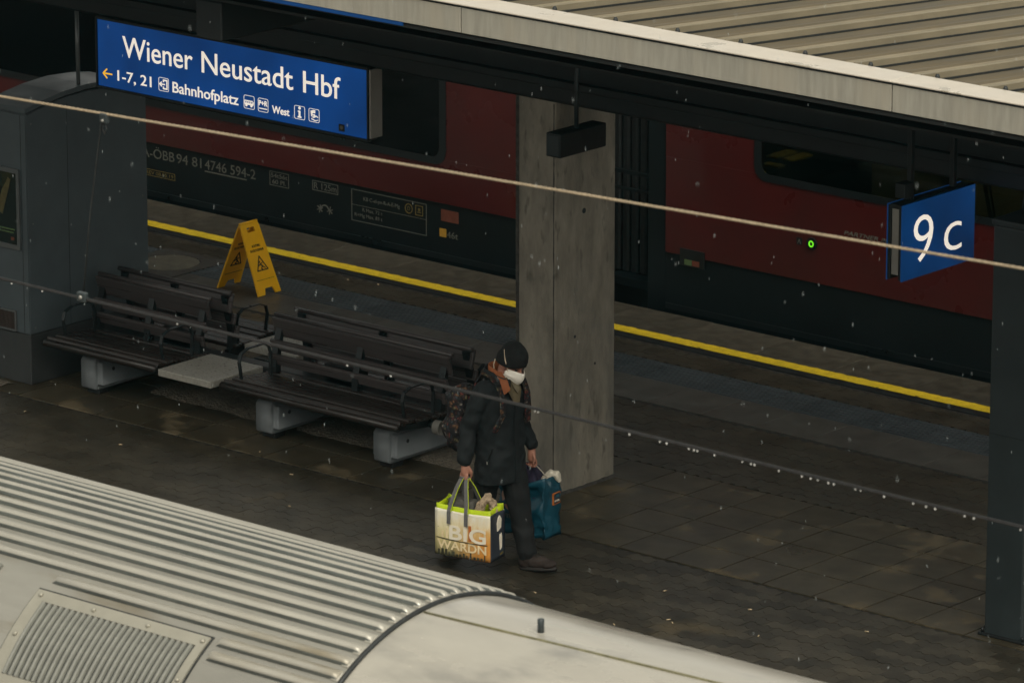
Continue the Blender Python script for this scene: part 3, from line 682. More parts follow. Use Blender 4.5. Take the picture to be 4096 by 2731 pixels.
text('digit_nine', '9', (.0603, .682-.95, 2.560+.0-2.72), .216, .324, M['white_lit'], s9, SIDE, .003, 0, -.012)
text('letter_c', 'c', (.0603, 1.026-.95, 2.570-2.72), .197, .300, M['white_lit'], s9, SIDE, .003, 0, -.012)

# ------------------------------------------------------------------ loudspeaker
ls = empty('loudspeaker', (-.58, 1.155, 2.82), 'black box loudspeaker on a rod in front of the concrete column', 'loudspeaker')
obj('casing', me_bm(box_bm(-.067, .067, -.255, .255, -.087, .087, .008, 2)), M['black_plastic'], ls)
obj('front_grille', me_bm(box_bm(-.055, .055, -.262, -.2555, -.075, .075, .003)), M['pillar'], ls)
obj('side_seam', me_bm(box_bm(.0672, .0685, -.25, .25, -.014, -.010)), M['rubber'], ls)
tube('rod', [(0, .0, .087), (0, .0, .40), (0, .02, .60), (0, .06, .85)], .017, M['pillar'], ls)

# ------------------------------------------------------------------ double bench with stone table
bx, by = -4.05, 1.77
bn = empty('platform_bench', (bx, by, 0), 'double sided dark wooden bench with grey block feet and a stone table between its halves', 'bench')
def bobj(name, me, m, loc=(0, 0, 0), rot=(0, 0, 0), parent=bn): return obj(name, me, m, parent, loc, rot)
HALF = ((-5.90, -4.69), (-4.00, -2.20))
def slat_bm(L, w, t, bev=.008):
    return me_bm(box_bm(-L/2, L/2, -w/2, w/2, -t/2, t/2, bev, 2))
for (xa, xb) in HALF:
    L = xb-xa; cx = (xa+xb)/2-bx
    sm = slat_bm(L, .082, .032); fm = me_bm(tube_bm([(-L/2, 0, 0), (L/2, 0, 0)], .030, 12), True); tm = slat_bm(L, .155, .030); t2 = slat_bm(L, .085, .030); cp = me_bm(tube_bm([(-L/2, 0, 0), (L/2, 0, 0)], .020, 10), True)
    for s in (-1, 1):
        for k in range(6):
            y = s*(.665-.093*k); z = .425-.010*min(k, 4)*.9+(-.010 if k == 0 else 0)
            bobj('seat_slat', sm, M['wood'], (cx, y, z), (s*.05 if k else s*.35, 0, 0))
        bobj('seat_nosing', fm, M['wood'], (cx, s*.722, .395))
        lean = s*-.26
        bobj('back_slat', tm, M['wood_top'], (cx, s*.130, .745), (R(90)+lean, 0, 0))
        bobj('back_slat', t2, M['wood_top'], (cx, s*.166, .610), (R(90)+lean, 0, 0))
        bobj('back_slat', t2, M['wood_top'], (cx, s*.192, .505), (R(90)+lean, 0, 0))
        bobj('top_rail', cp, M['wood_top'], (cx, s*.112, .828))
    for fx in (xa+.06, xb-.06, (xa+xb)/2):
        for s in (-1, 1):
            bm = prism_bm([(s*.150, .30), (s*.225, .30), (s*.205, .52), (s*.125, .80), (s*.095, .80), (s*.165, .50)], 'x', fx-bx-.030, fx-bx+.030)
            bobj('back_support', me_bm(bm), M['bench_steel'])
            bobj('seat_bracket', me_bm(prism_bm([(s*.12, .29), (s*.66, .355), (s*.66, .385), (s*.12, .365)], 'x', fx-bx-.02, fx-bx+.02)), M['bench_steel'])
bobj('long_beam', me_bm(box_bm(-5.80-bx, -2.30-bx, -.06, .06, .29, .37, .01, 2)), M['bench_steel'])
for s in (-1, 1):
    bobj('table_bracket', me_bm(box_bm(-4.44-bx, -4.24-bx, min(s*.10, s*.62), max(s*.10, s*.62), .33, .364, .005)), M['bench_steel'])
    bobj('stone_table', me_bm(box_bm(-4.625-bx, -4.065-bx, min(s*.19, s*.775), max(s*.19, s*.775), .366, .422, .007, 2)), M['terrazzo'])
# rounded block feet
def foot_me():
    poly = []
    for cy, a0, a1 in ((-.530, 180, 90), (.530, 90, 0)):
        for i in range(7):
            a = R(a0+(a1-a0)*i/6); poly.append((cy+.055*math.cos(a), .252+.055*math.sin(a)))
    poly = [(-.565, .045), (-.585, .062)]+poly+[(.585, .062), (.565, .045)]
    bm = prism_bm(poly, 'x', -.118, .118)
    bmesh.ops.bevel(bm, geom=[e for e in bm.edges if abs(abs(e.verts[0].co.x)-.118) < 1e-4 and abs(e.verts[0].co.x-e.verts[1].co.x) < 1e-4], offset=.045, segments=4, affect='EDGES')
    return me_bm(bm, True)
fm = foot_me(); pad = boxme(.13, .12, .055, .005)
for x in (-5.575, -3.70, -2.495):
    lg = bobj('leg', fm, M['foot'], (x-bx, 0, 0))
    for s in (-.47, .47): obj('rubber_pad', pad, M['rubber'], lg, (0, s, .0285))
    obj('bolt_hole', me_bm(prism_bm([(.016*math.cos(2*math.pi*k/10), .016*math.sin(2*math.pi*k/10)) for k in range(10)], 'x', 0, .002)), M['rubber'], lg, (.1182, -.42, .20))
def arm(x, s, lean=0):
    pts = []
    for y, z in ((.26, .40), (.25, .56), (.27, .62), (.33, .655), (.50, .655), (.58, .625), (.60, .56), (.575, .42)):
        pts.append((x-bx, s*y, z))
    bm = strap_bm(pts, .030, .009, (1, 0, 0))
    return bobj('armrest', me_bm(bm), M['bench_steel'])
for x in (-5.82, -4.76, -3.93, -2.27):
    for s in (-1, 1): arm(x, s)
# dark junction boxes and a short pipe stub hanging under the seat
bobj('under_box', me_bm(box_bm(-3.62-bx, -3.28-bx, -.02, .16, .376, .49, .03, 3), True), M['black_plastic'])
bobj('under_box', me_bm(box_bm(-5.35-bx, -5.05-bx, -.02, .16, .376, .48, .03, 3), True), M['black_plastic'])
ringp = [(.045*math.cos(2*math.pi*k/20), .055*math.sin(2*math.pi*k/20)) for k in range(20)]
obj('end_ring', me_bm(ring_prism_bm([(u*1.0, w) for u, w in ringp], [(u*.82, w*.84) for u, w in ringp], 'x', -.03, .03)), M['alu'], bn, (-2.14-bx, -.34, .33))
tube('end_stub', [(-2.30-bx, -.30, .34), (-2.175-bx, -.335, .333)], .03, M['bench_steel'], bn)

# ------------------------------------------------------------------ wet floor sign
wf = empty('wet_floor_sign', (-6.82, 4.335, 0), 'yellow plastic folding wet floor sign standing by the yellow line', 'warning sign')
def wf_panel(side):
    # local: u along Y (width), v up the panel; leaning
    Lp = math.hypot(.235, .578); ang = math.atan2(.235, .578)
    outl = [(-.137, 0), (-.137, .005), (-.108, Lp), (.108, Lp), (.137, .005), (.137, 0), (.075, 0), (.055, .055), (-.035, .055), (-.055, 0)]
    bm = bmesh.new()
    def addp(poly, d0, d1, b=bm): prism_bm([(u, w) for u, w in poly], 'y', d0, d1, b)
    # panel with a hand slot: built from pieces round the slot
    zs0, zs1 = Lp-.085, Lp-.045
    def xw(v): return .137-(.029)*v/Lp
    addp([(-.137, 0), (-.055, 0), (-.035, .055), (.055, .055), (.075, 0), (.137, 0), (xw(zs0), zs0), (-xw(zs0), zs0)], -.007, .007)
    addp([(-xw(zs0), zs0), (-.045, zs0), (-.045, zs1), (-xw(zs1), zs1)], -.007, .007)
    addp([(.045, zs0), (xw(zs0), zs0), (xw(zs1), zs1), (.045, zs1)], -.007, .007)
    addp([(-xw(zs1), zs1), (xw(zs1), zs1), (.100, Lp), (-.100, Lp)], -.007, .007)
    rot = Matrix.Rotation(R(90), 4, 'Z') @ Matrix.Rotation(0, 4, 'X')
    # (u -> +Y, outward -> +X)
    T = Matrix(((0, -1, 0, 0), (1, 0, 0, 0), (0, 0, 1, 0), (0, 0, 0, 1)))
    tilt = Matrix.Rotation(-ang*side, 4, 'Y')
    base = Matrix.Translation((.235*side, 0, .004)) @ tilt @ T
    bmesh.ops.transform(bm, matrix=base, verts=bm.verts[:])
    p = obj('panel', me_bm(bm), M['sign_yellow'], wf)
    face = -1                      # outward is -v in prism 'y' for side +1 (T maps -y to +x)
    def on(poly, b2, k=0):
        prism_bm(poly, 'y', (-.0092-.0002*k), -.0071, b2)
    b2 = bmesh.new()
    tri_o = [(-.068, .205), (.068, .205), (0, .335)]
    segs = poly_line([(-.062, .208), (.062, .208), (0, .328), (-.062, .208)], .010)
    fig = poly_line([(-.012, .262), (.010, .238)], .014)+poly_line([(.010, .238), (.034, .222)], .009)+poly_line([(.008, .240), (-.012, .222), (.004, .214)], .009)+poly_line([(-.010, .262), (-.034, .248)], .008)+poly_line([(-.010, .262), (.016, .270)], .008)
    fig.append([(-.016+.010*math.cos(2*math.pi*k/10), .281+.010*math.sin(2*math.pi*k/10)) for k in range(10)])
    for k, q in enumerate(segs+fig): on(q, b2, k % 5)
    on([(-.105, .128), (.105, .128), (.105, .131), (-.105, .131)], b2)
    bmesh.ops.transform(b2, matrix=base, verts=b2.verts[:])
    obj('slip_pictogram', me_bm(b2), M['ink'], wf)
    for s_t, w, v in (('ACHTUNG', .098, .408), ('RUTSCHGEFAHR', .158, .370)):
        tb = text_mesh(s_t, w, .020, .0018, 0, .012)
        mt = base @ Matrix.Translation((-w/2, -.0071, v)) @ FRONT
        bmesh.ops.transform(tb, matrix=mt, verts=tb.verts[:])
        obj('lettering', me_bm(tb), M['ink'], wf)
wf_panel(1); wf_panel(-1)
tube('hinge', [(0, -.105, .580), (0, .105, .580)], .011, M['sign_yellow'], wf)

# ------------------------------------------------------------------ red train at the far platform edge
TY = 6.20
tr = empty('commuter_train', (-4.2, 7.6, 0), 'dark and red commuter train standing behind the yellow line', 'train')
TO = Vector((4.2, -7.6, 0))
def tb_(name, x0, x1, y0_, y1_, z0, z1, m, bev=0, parent=tr):
    return obj(name, me_bm(box_bm(x0+4.2, x1+4.2, y0_-7.6, y1_-7.6, z0, z1, bev)), m, parent)
WT = 2.02
def car(xa, xb, wins, red_bottom):
    tb_('skirt', xa, xb, TY+.012, TY+.06, -.62, red_bottom-.004, M['train_grey'])
    tb_('skirt_rail', xa, xb, TY+.004, TY+.012, -.02, .03, M['train_black'])
    tb_('under_frame', xa, xb, TY+.10, 8.9, -.55, .30, M['train_black'])
    zb = min(w[2] for w in wins)
    # lower band, pillars and header left as the panels round the window openings
    xs = [xa]+[q for w in wins for q in (w[0]+.06, w[1]-.06)]+[xb]
    tb_('lower_panel', xa, xb, TY, TY+.05, red_bottom, zb+.05, M['train_red'], .002)
    for i in range(0, len(xs), 2):
        if xs[i+1]-xs[i] > .01: tb_('side_panel', xs[i], xs[i+1], TY, TY+.05, zb+.0505, WT-.05, M['train_red'])
    for w in wins:
        if w[2] > zb+.01: tb_('sill_panel', w[0]+.06, w[1]-.06, TY, TY+.05, zb+.05, w[2]+.05, M['train_red'])
    tb_('header_panel', xa, xb, TY, TY+.05, WT-.0495, 2.55, M['train_red'])
    prof = [(TY, 2.551), (TY+.12, 2.95), (TY+.45, 3.2), (7.6, 3.32), (9.0-.45, 3.2), (9.0-.12, 2.95), (9.0, 2.551)]
    prism('roof', [(y-7.6, z) for y, z in prof], 'x', xa+4.2, xb+4.2, M['train_grey'], tr)
    tb_('far_wall', xa, xb, 8.95, 9.0, -.5, 2.55, M['interior']); tb_('floor', xa, xb, TY+.06, 8.95, .31, .36, M['interior'])
    tb_('ceiling', xa, xb, TY+.06, 8.95, 2.35, 2.40, M['interior'])
    tb_('end_wall', xa, xa+.05, TY+.06, 8.95, .36, 2.35, M['train_grey']); tb_('end_wall', xb-.05, xb, TY+.06, 8.95, .36, 2.35, M['train_grey'])
    for w in wins:
        o_ = [(x+4.2, z) for x, z in rrect(w[0], w[1], w[2], WT, .125, 6)]; i_ = [(x+4.2, z) for x, z in rrect(w[0]+.075, w[1]-.075, w[2]+.06, WT-.06, .09, 6)]
        fr = obj('window', me_bm(ring_prism_bm(o_, i_, 'y', TY-.008-7.6, TY-.0005-7.6)), M['train_black'], tr)
        pn = obj('pane', me_bm(prism_bm(i_, 'y', TY-.005-7.6, TY-.002-7.6)), M['pane'], fr)
    x = xa+.8
    while x < xb-1.0:
        tb_('added_light_strip', x, x+.9, 7.45, 7.60, 2.33, 2.348, M['added_strip']); x += 1.9  # unseen glowing strips, added to light the car interior
car(-23.0, -4.72, [(-22.6, -13.9, .81), (-13.5, -6.257, .81)], .475)
car(-3.85, 12.0, [(-2.925, 4.4, 1.225), (4.9, 11.6, 1.225)], .463)
seat_bm = bmesh.new()
prism_bm([(0, 0), (.46, 0), (.50, .06), (.46, .12), (.10, .12), (-.06, .78), (-.14, .78), (-.10, .10)], 'y', -.22, .22, seat_bm)
bmesh.ops.bevel(seat_bm, geom=seat_bm.edges[:], offset=.02, segments=2, affect='EDGES')
seat_me = me_bm(seat_bm); seat_me.materials.append(M['seat_fabric'])
x = -12.6
while x < -6.8:
    for y in (6.55, 7.02): obj('seat', seat_me, None, tr, (x+4.2, y-7.6, .62))
    x += .84
for x in (-1.3, -.3, .8):
    for y in (6.9, 7.4): obj('seat', seat_me, None, tr, (x+4.2, y-7.6, .75))
for xx in (-3.255, -3.085):
    tb_('table', xx-.055, xx+.055, 6.84, 7.12, 1.23, 1.25, M['table'], .004)
tb_('table', -3.15, -2.98, 6.58, 6.68, 1.23, 1.25, M['table'])
# gangway between the cars
bm = bmesh.new()
for k in range(9): box_bm(-4.70+4.2+k*.094, -4.70+4.2+k*.094+.07, 6.55-7.6, 8.6-7.6, .1, 2.4, .015, 1, bm)
obj('gangway_bellows', me_bm(bm), M['rubber'], tr)
tb_('car_end', -4.05, -3.852, TY+.015, TY+.06, -.5, 2.5, M['train_grey'], .004)
tb_('gap_step', -4.60, -4.06, 6.35, 6.5, .05, .12, M['train_grey'])
tb_('gap_rail', -4.60, -4.06, 6.32, 6.35, 1.02, 1.05, M['train_grey'])
tb_('gap_rail', -4.60, -4.06, 6.32, 6.35, .88, .90, M['train_grey'])
# lettering on the dark skirt
SKY = TY+.012
def tt(s, x, z, w, h, m=M['print'], ysurf=SKY, bold=0, shear=0):
    return text('lettering', s, Vector((x, ysurf-.0004, z))+TO, w, h, m, tr, FRONT, .0015, shear, bold)
def tq(name, polys, m, ysurf=SKY, d=.002):
    bm = bmesh.new()
    for k, p in enumerate(polys): prism_bm([(x+4.2, z) for x, z in p], 'y', ysurf-7.6-d-.0002*(k % 6), ysurf-7.6-.0004, bm)
    return obj(name, me_bm(bm), m, tr)
def frame4(x0, x1, z0, z1, t): return [R4(x0, x1, z0, z0+t), R4(x0, x1, z1-t, z1), R4(x0, x0+t, z0+t, z1-t), R4(x1-t, x1, z0+t, z1-t)]
tt('A-ÖBB', -9.895, .334, .403, .085); tt('94 81', -9.465, .334, .305, .085); tt('4746 594-2', -9.118, .334, .615, .085)
tq('underline_mark', [R4(-9.118, -8.611, .308, .319)], M['print'])
tq('data_frame', frame4(-9.86, -9.488, .165, .226, .005), M['print_dimyellow']); tt('REV 08.05.19', -9.85, .18, .34, .03, M['print_dimyellow'])
tq('data_frame', frame4(-8.331, -8.102, .315, .443, .005), M['print']); tt('54t56t', -8.315, .388, .195, .038); tt('60 Pl.', -8.300, .333, .16, .038)
tq('data_frame', frame4(-7.821, -7.519, .351, .440, .006), M['print']); tt('R 125m', -7.803, .368, .265, .056)
arc = [(-7.677+.045*math.cos(R(a)), .195+.040*math.sin(R(a))) for a in range(0, 181, 20)]
star = lambda cx, cz: [q for a in (20, 80, 140) for q in poly_line([(cx-.034*math.cos(R(a)), cz-.034*math.sin(R(a))), (cx+.034*math.cos(R(a)), cz+.034*math.sin(R(a)))], .009)]
tq('brake_symbol', poly_line(arc, .011)+star(-7.735, .196)+star(-7.618, .196), M['print'])
tq('data_frame', frame4(-7.362, -6.494, .155, .436, .006)+[R4(-7.356, -6.50, .297, .300)], M['print'])
tt('KB C-el-pn-R-A-E-Mg', -7.222, .350, .42, .032); tt('R Max. 72 t', -7.235, .252, .23, .030); tt('R+Mg Max. 83 t', -7.325, .200, .32, .030)
cir = [(math.cos(2*math.pi*k/20), math.sin(2*math.pi*k/20)) for k in range(20)]
obj('round_mark', me_bm(ring_prism_bm([(-6.698+.045*a+4.2, .365+.045*b) for a, b in cir], [(-6.698+.036*a+4.2, .365+.036*b) for a, b in cir], 'y', SKY-7.6-.002, SKY-7.6-.0004)), M['print_dimyellow'], tr)
tt('D', -6.712, .347, .028, .036, M['print_dimyellow'])
tq('square_mark', frame4(-6.622, -6.535, .320, .410, .007)+[R4(-6.598, -6.558, .345, .352), R4(-6.590, -6.566, .36, .385)], M['print_dimyellow'])
tq('red_mark', [R4(-6.327, -6.129, .320, .422)], M['print_red'])
tq('yellow_mark', [R4(-6.345, -6.269, .179, .252)], M['print_yellow']); tt('46t', -6.262, .180, .125, .055)
tq('step_cover', [R4(-3.69, -3.43, .38, .525)], M['train_black'], TY, .006); tq('coloured_mark', [R4(-3.64, -3.565, .392, .436)], M['print_green'], TY-.0062); tq('coloured_mark', [R4(-3.560, -3.484, .392, .436)], M['print_red'], TY-.0062)
btn = obj('door_button', me_bm(prism_bm([(-2.323+.052*a+4.2, .786+.052*b) for a, b in cir], 'y', TY-.016-7.6, TY-.0004-7.6)), M['train_black'], tr)
obj('green_ring', me_bm(ring_prism_bm([(-2.323+.026*a+4.2, .786+.028*b) for a, b in cir], [(-2.323+.014*a+4.2, .786+.016*b) for a, b in cir], 'y', TY-.019-7.6, TY-.0162-7.6)), M['green_led'], btn)
tq('pictogram_plate', [R4(-2.485, -2.425, .755, .815)], M['train_black'], TY); tq('pictogram', poly_line([(-2.47, .765), (-2.455, .80), (-2.44, .765)], .006), M['print'], TY-.003)
tt('PARTNER', -2.005, .915, .345, .033, M['print'], TY, .014, .22); tt('IM', -1.63, .915, .06, .033, M['print'], TY, .014, .22)

# ------------------------------------------------------------------ silver train roof in front
NY, NZ, NR = -9.365, 2.405, 1.261
nt_ = empty('silver_train', (5.0, NY, 0), 'train in the foreground seen from above with a ribbed silver roof', 'train')
X1 = 7.418
def cyl(phi, r): return (NR+r)*math.sin(R(phi)), NZ+(NR+r)*math.cos(R(phi))
def shell_me(xs, phis, r0=0, rin=-.03, wob=0.0):
    V, F = [], []; n = len(phis)
    for x in xs:
        for p in phis:
            y, z = cyl(p, r0+(wob*noise.noise((x*1.7, p*.06, 3)) if wob else 0)); V.append((x-5.0, y, z))
    for i in range(len(xs)-1):
        for j in range(n-1): a = i*n+j; F.append((a, a+1, a+n+1, a+n))
    return me_from(V, [q[::-1] for q in F], True)
PH = [-78+2*k for k in range(79)]
obj('roof_skin', shell_me([-14, -6, 0, 3, 5, 6, 7, X1-.004], PH), M['train_roof'], nt_)
obj('end_roof', shell_me([X1+.004+.15*k for k in range(38)], PH, -.004, -.03, .004), M['cab_roof'], nt_)
bm = tube_bm([(X1-5.0, *cyl(p, .004)) for p in PH], .013, 8); obj('rubber_seal', me_bm(bm, True), M['rubber'], nt_)
for s in (-1, 1):
    ye, ze = cyl(78*s, 0)
    obj('body_side', me_bm(box_bm(-19, 8.1, min(ye, ye+s*.04), max(ye, ye+s*.04), -.7, ze+.01)), M['train_red'], nt_)
def rib_mesh(xa, xb, phi, capend=True):
    w, h = .022, .030; V, F = [], []
    sec = [(-1.05, 0), (-.98, .30), (-.78, .72), (-.45, .96), (0, 1), (.6, .86), (1.2, .45), (1.9, 0)]
    n = len(sec)
    st_ = [(xa, .02), (xa+.035, 1.0), (xb-.04, 1.0), (xb-.012, .55), (xb-.008, .02)]
    L = xb-xa; xs = [st_[0], st_[1]]+[(xa+.035+(L-.08)*k/10, 1.0) for k in range(1, 10)]+st_[2:]
    for x, hs in xs:
        for u, v_ in sec:
            ph = phi+math.degrees(u*w/NR); y, z = cyl(ph, h*v_*hs-.001); V.append((x-5.0, y, z))
    for i in range(len(xs)-1):
        for j in range(n-1): a = i*n+j; F.append((a, a+n, a+n+1, a+1))
    me = me_from(V, [q[::-1] for q in F], True)
    me.materials.append(M['train_rib']); me.materials.append(M['rib_shade'])
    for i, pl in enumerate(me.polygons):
        if i % (n-1) < 2: pl.material_index = 1  # dark colour paints in the shaded camera-side flank of each rib
    return me
ph = -62.0; k = 0
RIBS = [-37.5+4.08*k for k in range(21)]
for ph in RIBS:
    xa = 6.60 if ph < -31 else (5.415 if ph < -28 else -14.0)
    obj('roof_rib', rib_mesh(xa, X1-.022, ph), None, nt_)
    cl = me_bm(box_bm(-.022, .022, -.028, .028, 0, .008, .003)); y, z = cyl(ph, -.001)
    obj('rib_end_pad', cl, M['train_rib'], nt_, (X1-.045-5.0, y, z), (-R(ph), 0, 0))
# louvred vent
vf = bmesh.new()
fa, fb, xa, xb = -33.0, -58.5, 5.385, 6.552
def patch(xa, xb, fa, fb, r0, r1, n=8):
    b = bmesh.new(); g_ = []
    for i in range(n+1):
        p = fa+(fb-fa)*i/n
        g_.append([b.verts.new((x-5.0, *cyl(p, r))) for x, r in ((xa, r0), (xb, r0), (xb, r1), (xa, r1))])
    for i in range(n):
        for k in range(4): b.faces.new((g_[i][k], g_[i][(k+1) % 4], g_[i+1][(k+1) % 4], g_[i+1][k]))
    b.faces.new(g_[0]); b.faces.new(g_[-1][::-1]); bmesh.ops.recalc_face_normals(b, faces=b.faces[:])
    return b
for q in ((xa, xb, fa, -35.9), (xa, xb, -54.6, fb), (xa, 5.462, -35.9, -54.6), (6.500, xb, -35.9, -54.6)): join(vf, patch(*q, 0, .012))
obj('vent_gasket', me_bm(patch(xa-.012, xb+.012, fa+.6, fb-.6, 0, .003)), M['rubber'], nt_)
vo = obj('vent_frame', me_bm(vf), M['vent_frame'], nt_)
obj('vent_recess', me_bm(patch(5.455, 6.507, -35.5, -55, .0008, .002)), M['rubber'], nt_)
NS = 26; pt = (6.500-5.462)/NS
def louvre():
    b = bmesh.new(); n = 8; rows = []
    for i in range(n+1):
        p = -36.0+(-54.5+36.0)*i/n
        rows.append([b.verts.new((x, *cyl(p, r))) for x, r in ((.001, .0025), (.003, .017), (.012, .020), (pt*.46, .013), (pt*.58, .0028))])
    for i in range(n):
        for k in range(4): b.faces.new((rows[i][k], rows[i][k+1], rows[i+1][k+1], rows[i+1][k]))
    b.faces.new(rows[0]); b.faces.new(rows[-1][::-1]); bmesh.ops.recalc_face_normals(b, faces=b.faces[:])
    return me_bm(b)
lm = louvre(); lm.materials.append(M['vent'])
for k in range(NS): obj('slat', lm, None, vo, (5.462-5.0+k*pt, 0, 0))
bolt2 = me_bm(tube_bm([(0, 0, 0), (0, 0, .008), (0, 0, .012)], [.012, .012, .006], 10), True); bolt2.materials.append(M['vent_frame'])
for x, p in ((5.425, -34.5), (5.79, -34.5), (6.16, -34.5), (6.525, -34.5), (5.425, -45.2), (6.525, -45.0), (5.425, -56), (6.525, -56), (5.79, -56.2), (6.16, -56.2)):
    y, z = cyl(p, .012); obj('bolt', bolt2, None, vo, (x-5.0, y, z), (-R(p), 0, 0))
bm = tube_bm([(x-5.0, *cyl(p, -.003)) for x, p in ((X1+.02, -6.9), (7.8, -6.05), (8.183, -5.28), (8.55, -4.45), (8.917, -3.64), (9.6, -2.2), (10.6, 0))], .007, 8)
obj('roof_seam', me_bm(bm, True), M['moss'], nt_)
y, z = cyl(-1.47, -.004); kb = obj('roof_stud', me_bm(tube_bm([(0, 0, -.004), (0, 0, .035), (0, 0, .062), (0, 0, .066)], [.017, .016, .017, .012], 12), True), M['pillar'], nt_, (8.066-5.0, y, z))
obj('small_vent', me_bm(patch(4.93, 5.06, -29.4, -31.5, -.002, .014, 3)), M['vent'], nt_)

# ------------------------------------------------------------------ overhead wires
def zc_(x): return 4.763+(x-4.477)/(10.818-4.477)*(4.731-4.763)
def zm_(x): return 5.712+(x-4.51)/(10.783-4.51)*(5.886-5.712)
cw = empty('contact_wire', (5, -9.4, 4.76), 'thin dark overhead contact wire hung with water drops', 'wire')
tube('strand', [(x-5, 0, zc_(x)-4.76) for x in (-30, -10, 0, 5, 10, 15, 30)], .0062, M['wire_dark'], cw, 8)
tube('top_groove', [(x-5, 0, zc_(x)+.0062-4.76) for x in (-30, 0, 15, 30)], .004, M['wire_dark'], cw, 6)
mw = empty('messenger_wire', (5, -9.4, 5.73), 'pale twisted overhead wire running above the contact wire', 'wire')
n = 3
for s in range(3):
    pts = []
    for i in range(1400):
        x = 1.5+12.0*i/1399; a = x*2*math.pi/.09+2*math.pi*s/3
        pts.append((x-5, .0034*math.cos(a), zm_(x)+.0034*math.sin(a)-5.73))
    tube('strand', pts, .0040, M['wire_pale'], mw, 5)
for xa, xb in ((-30, 1.5), (13.5, 30)): tube('strand', [(xa-5, 0, zm_(xa)-5.73), (xb-5, 0, zm_(xb)-5.73)], .0085, M['wire_pale'], mw, 8)
dp = empty('wire_dropper', (5.16, -9.4, 5.2), 'thin dark dropper with clamps linking the two overhead wires', 'dropper')
tube('line', [(.085-.0, 0, .50), (.06, 0, .47), (-.03, 0, 0), (-.085, 0, -.40)], .0046, M['rubber'], dp, 6)
obj('clamp', me_bm(box_bm(.06, .11, -.014, .014, .485, .535, .006, 2)), M['pillar'], dp)
obj('clamp', me_bm(box_bm(-.125, -.065, -.014, .014, -.455, -.405, .006, 2)), M['pillar'], dp)
obj('clamp_bolt', me_bm(tube_bm([(-.095, -.02, -.43), (-.095, .02, -.43)], .010, 8), True), M['alu'], dp)
obj('clamp_bolt', me_bm(tube_bm([(.085, -.02, .50), (.085, .02, .50)], .007, 8), True), M['alu'], dp)
tube('loop', [(.085, 0, .49), (.10, 0, .46), (.085, 0, .43), (.068, 0, .455), (.082, 0, .485)], .004, M['rubber'], dp, 6)
dr = bmesh.new(); rr_ = random.Random(3)
for x in [4.56, 4.78, 5.72, 6.85, 7.13, 8.03, 8.05]+[8.6+.0*k for k in range(1)]+[8.60, 8.78, 8.82, 8.95, 8.98, 9.00, 9.10, 9.26, 9.31, 9.33, 9.47, 9.60, 9.65, 9.69, 9.75, 9.78, 9.90, 9.93, 10.06, 10.22, 10.29, 10.34, 10.5, 10.55, 10.8]:
    t = bmesh.new(); bmesh.ops.create_icosphere(t, subdivisions=2, radius=.0042*rr_.uniform(.8, 1.15))
    for v in t.verts: v.co = Vector((v.co.x+x-5, v.co.y, v.co.z*1.2+zc_(x)-4.76-.0115))
    join(dr, t)
tag(obj('water_drops', me_bm(dr, True), M['drop'], cw), kind='stuff')

# ------------------------------------------------------------------ falling sleet and small litter
V, F = [], []; rs = random.Random(11)
for i in range(3000):
    p = Vector((rs.uniform(-7, 20), rs.uniform(-15, -2.4), rs.uniform(0, 9.0)))
    r = rs.uniform(.0008, .0013); h = r*rs.uniform(7.0, 12.0); k = len(V); dx, dy = rs.uniform(-.1, .1)*h, rs.uniform(-.1, .1)*h
    V += [p+Vector((r, 0, 0)), p+Vector((0, r, 0)), p+Vector((-r, 0, 0)), p+Vector((0, -r, 0)), p+Vector((dx, dy, h)), p-Vector((dx, dy, h))]
    for a, b in ((0, 1), (1, 2), (2, 3), (3, 0)): F += [(k+a, k+b, k+4), (k+b, k+a, k+5)]
tag(obj('falling_sleet', me_from(V, F), M['sleet']), 'fine sleet falling between the camera and the platform', 'sleet', kind='stuff')
bt = me_bm(tube_bm([(-.014, 0, 0), (.014, 0, 0)], .0042, 8), True); bt.materials.append(M['litter'])
lf = me_from([(-.02, -.004, .001), (0, -.011, .003), (.022, 0, .001), (0, .010, .004), (-.02, -.004, -.001), (0, -.011, .001), (.022, 0, -.001), (0, .010, .002)], [(0, 1, 3), (1, 2, 3), (7, 5, 4), (7, 6, 5)]); lf.materials.append(M['litter'])
for i, (x, y) in enumerate(((-2.883, .618), (.335, -.366), (1.415, -.226), (1.477, -.261), (-3.469, .90), (.994, .253), (1.701, .31), (1.2, -.55), (2.1, -.1), (-4.4, .35), (-5.6, .52), (2.6, .45))):
    tag(obj('cigarette_butt', bt, None, None, (x, y, .0075), (0, 0, rs.uniform(0, 3))), 'cigarette butt lying on the wet platform paving', 'litter', 'cigarette butts on the paving')
for i, (x, y) in enumerate(((-2.35, .02), (-6.4, 5.1), (-4.9, 5.6), (-6.1, 5.15))):
    tag(obj('fallen_leaf', lf, None, None, (x, y, .006), (0, 0, rs.uniform(0, 3))), 'small dry leaf lying on the wet platform paving', 'leaf', 'dry leaves on the paving')

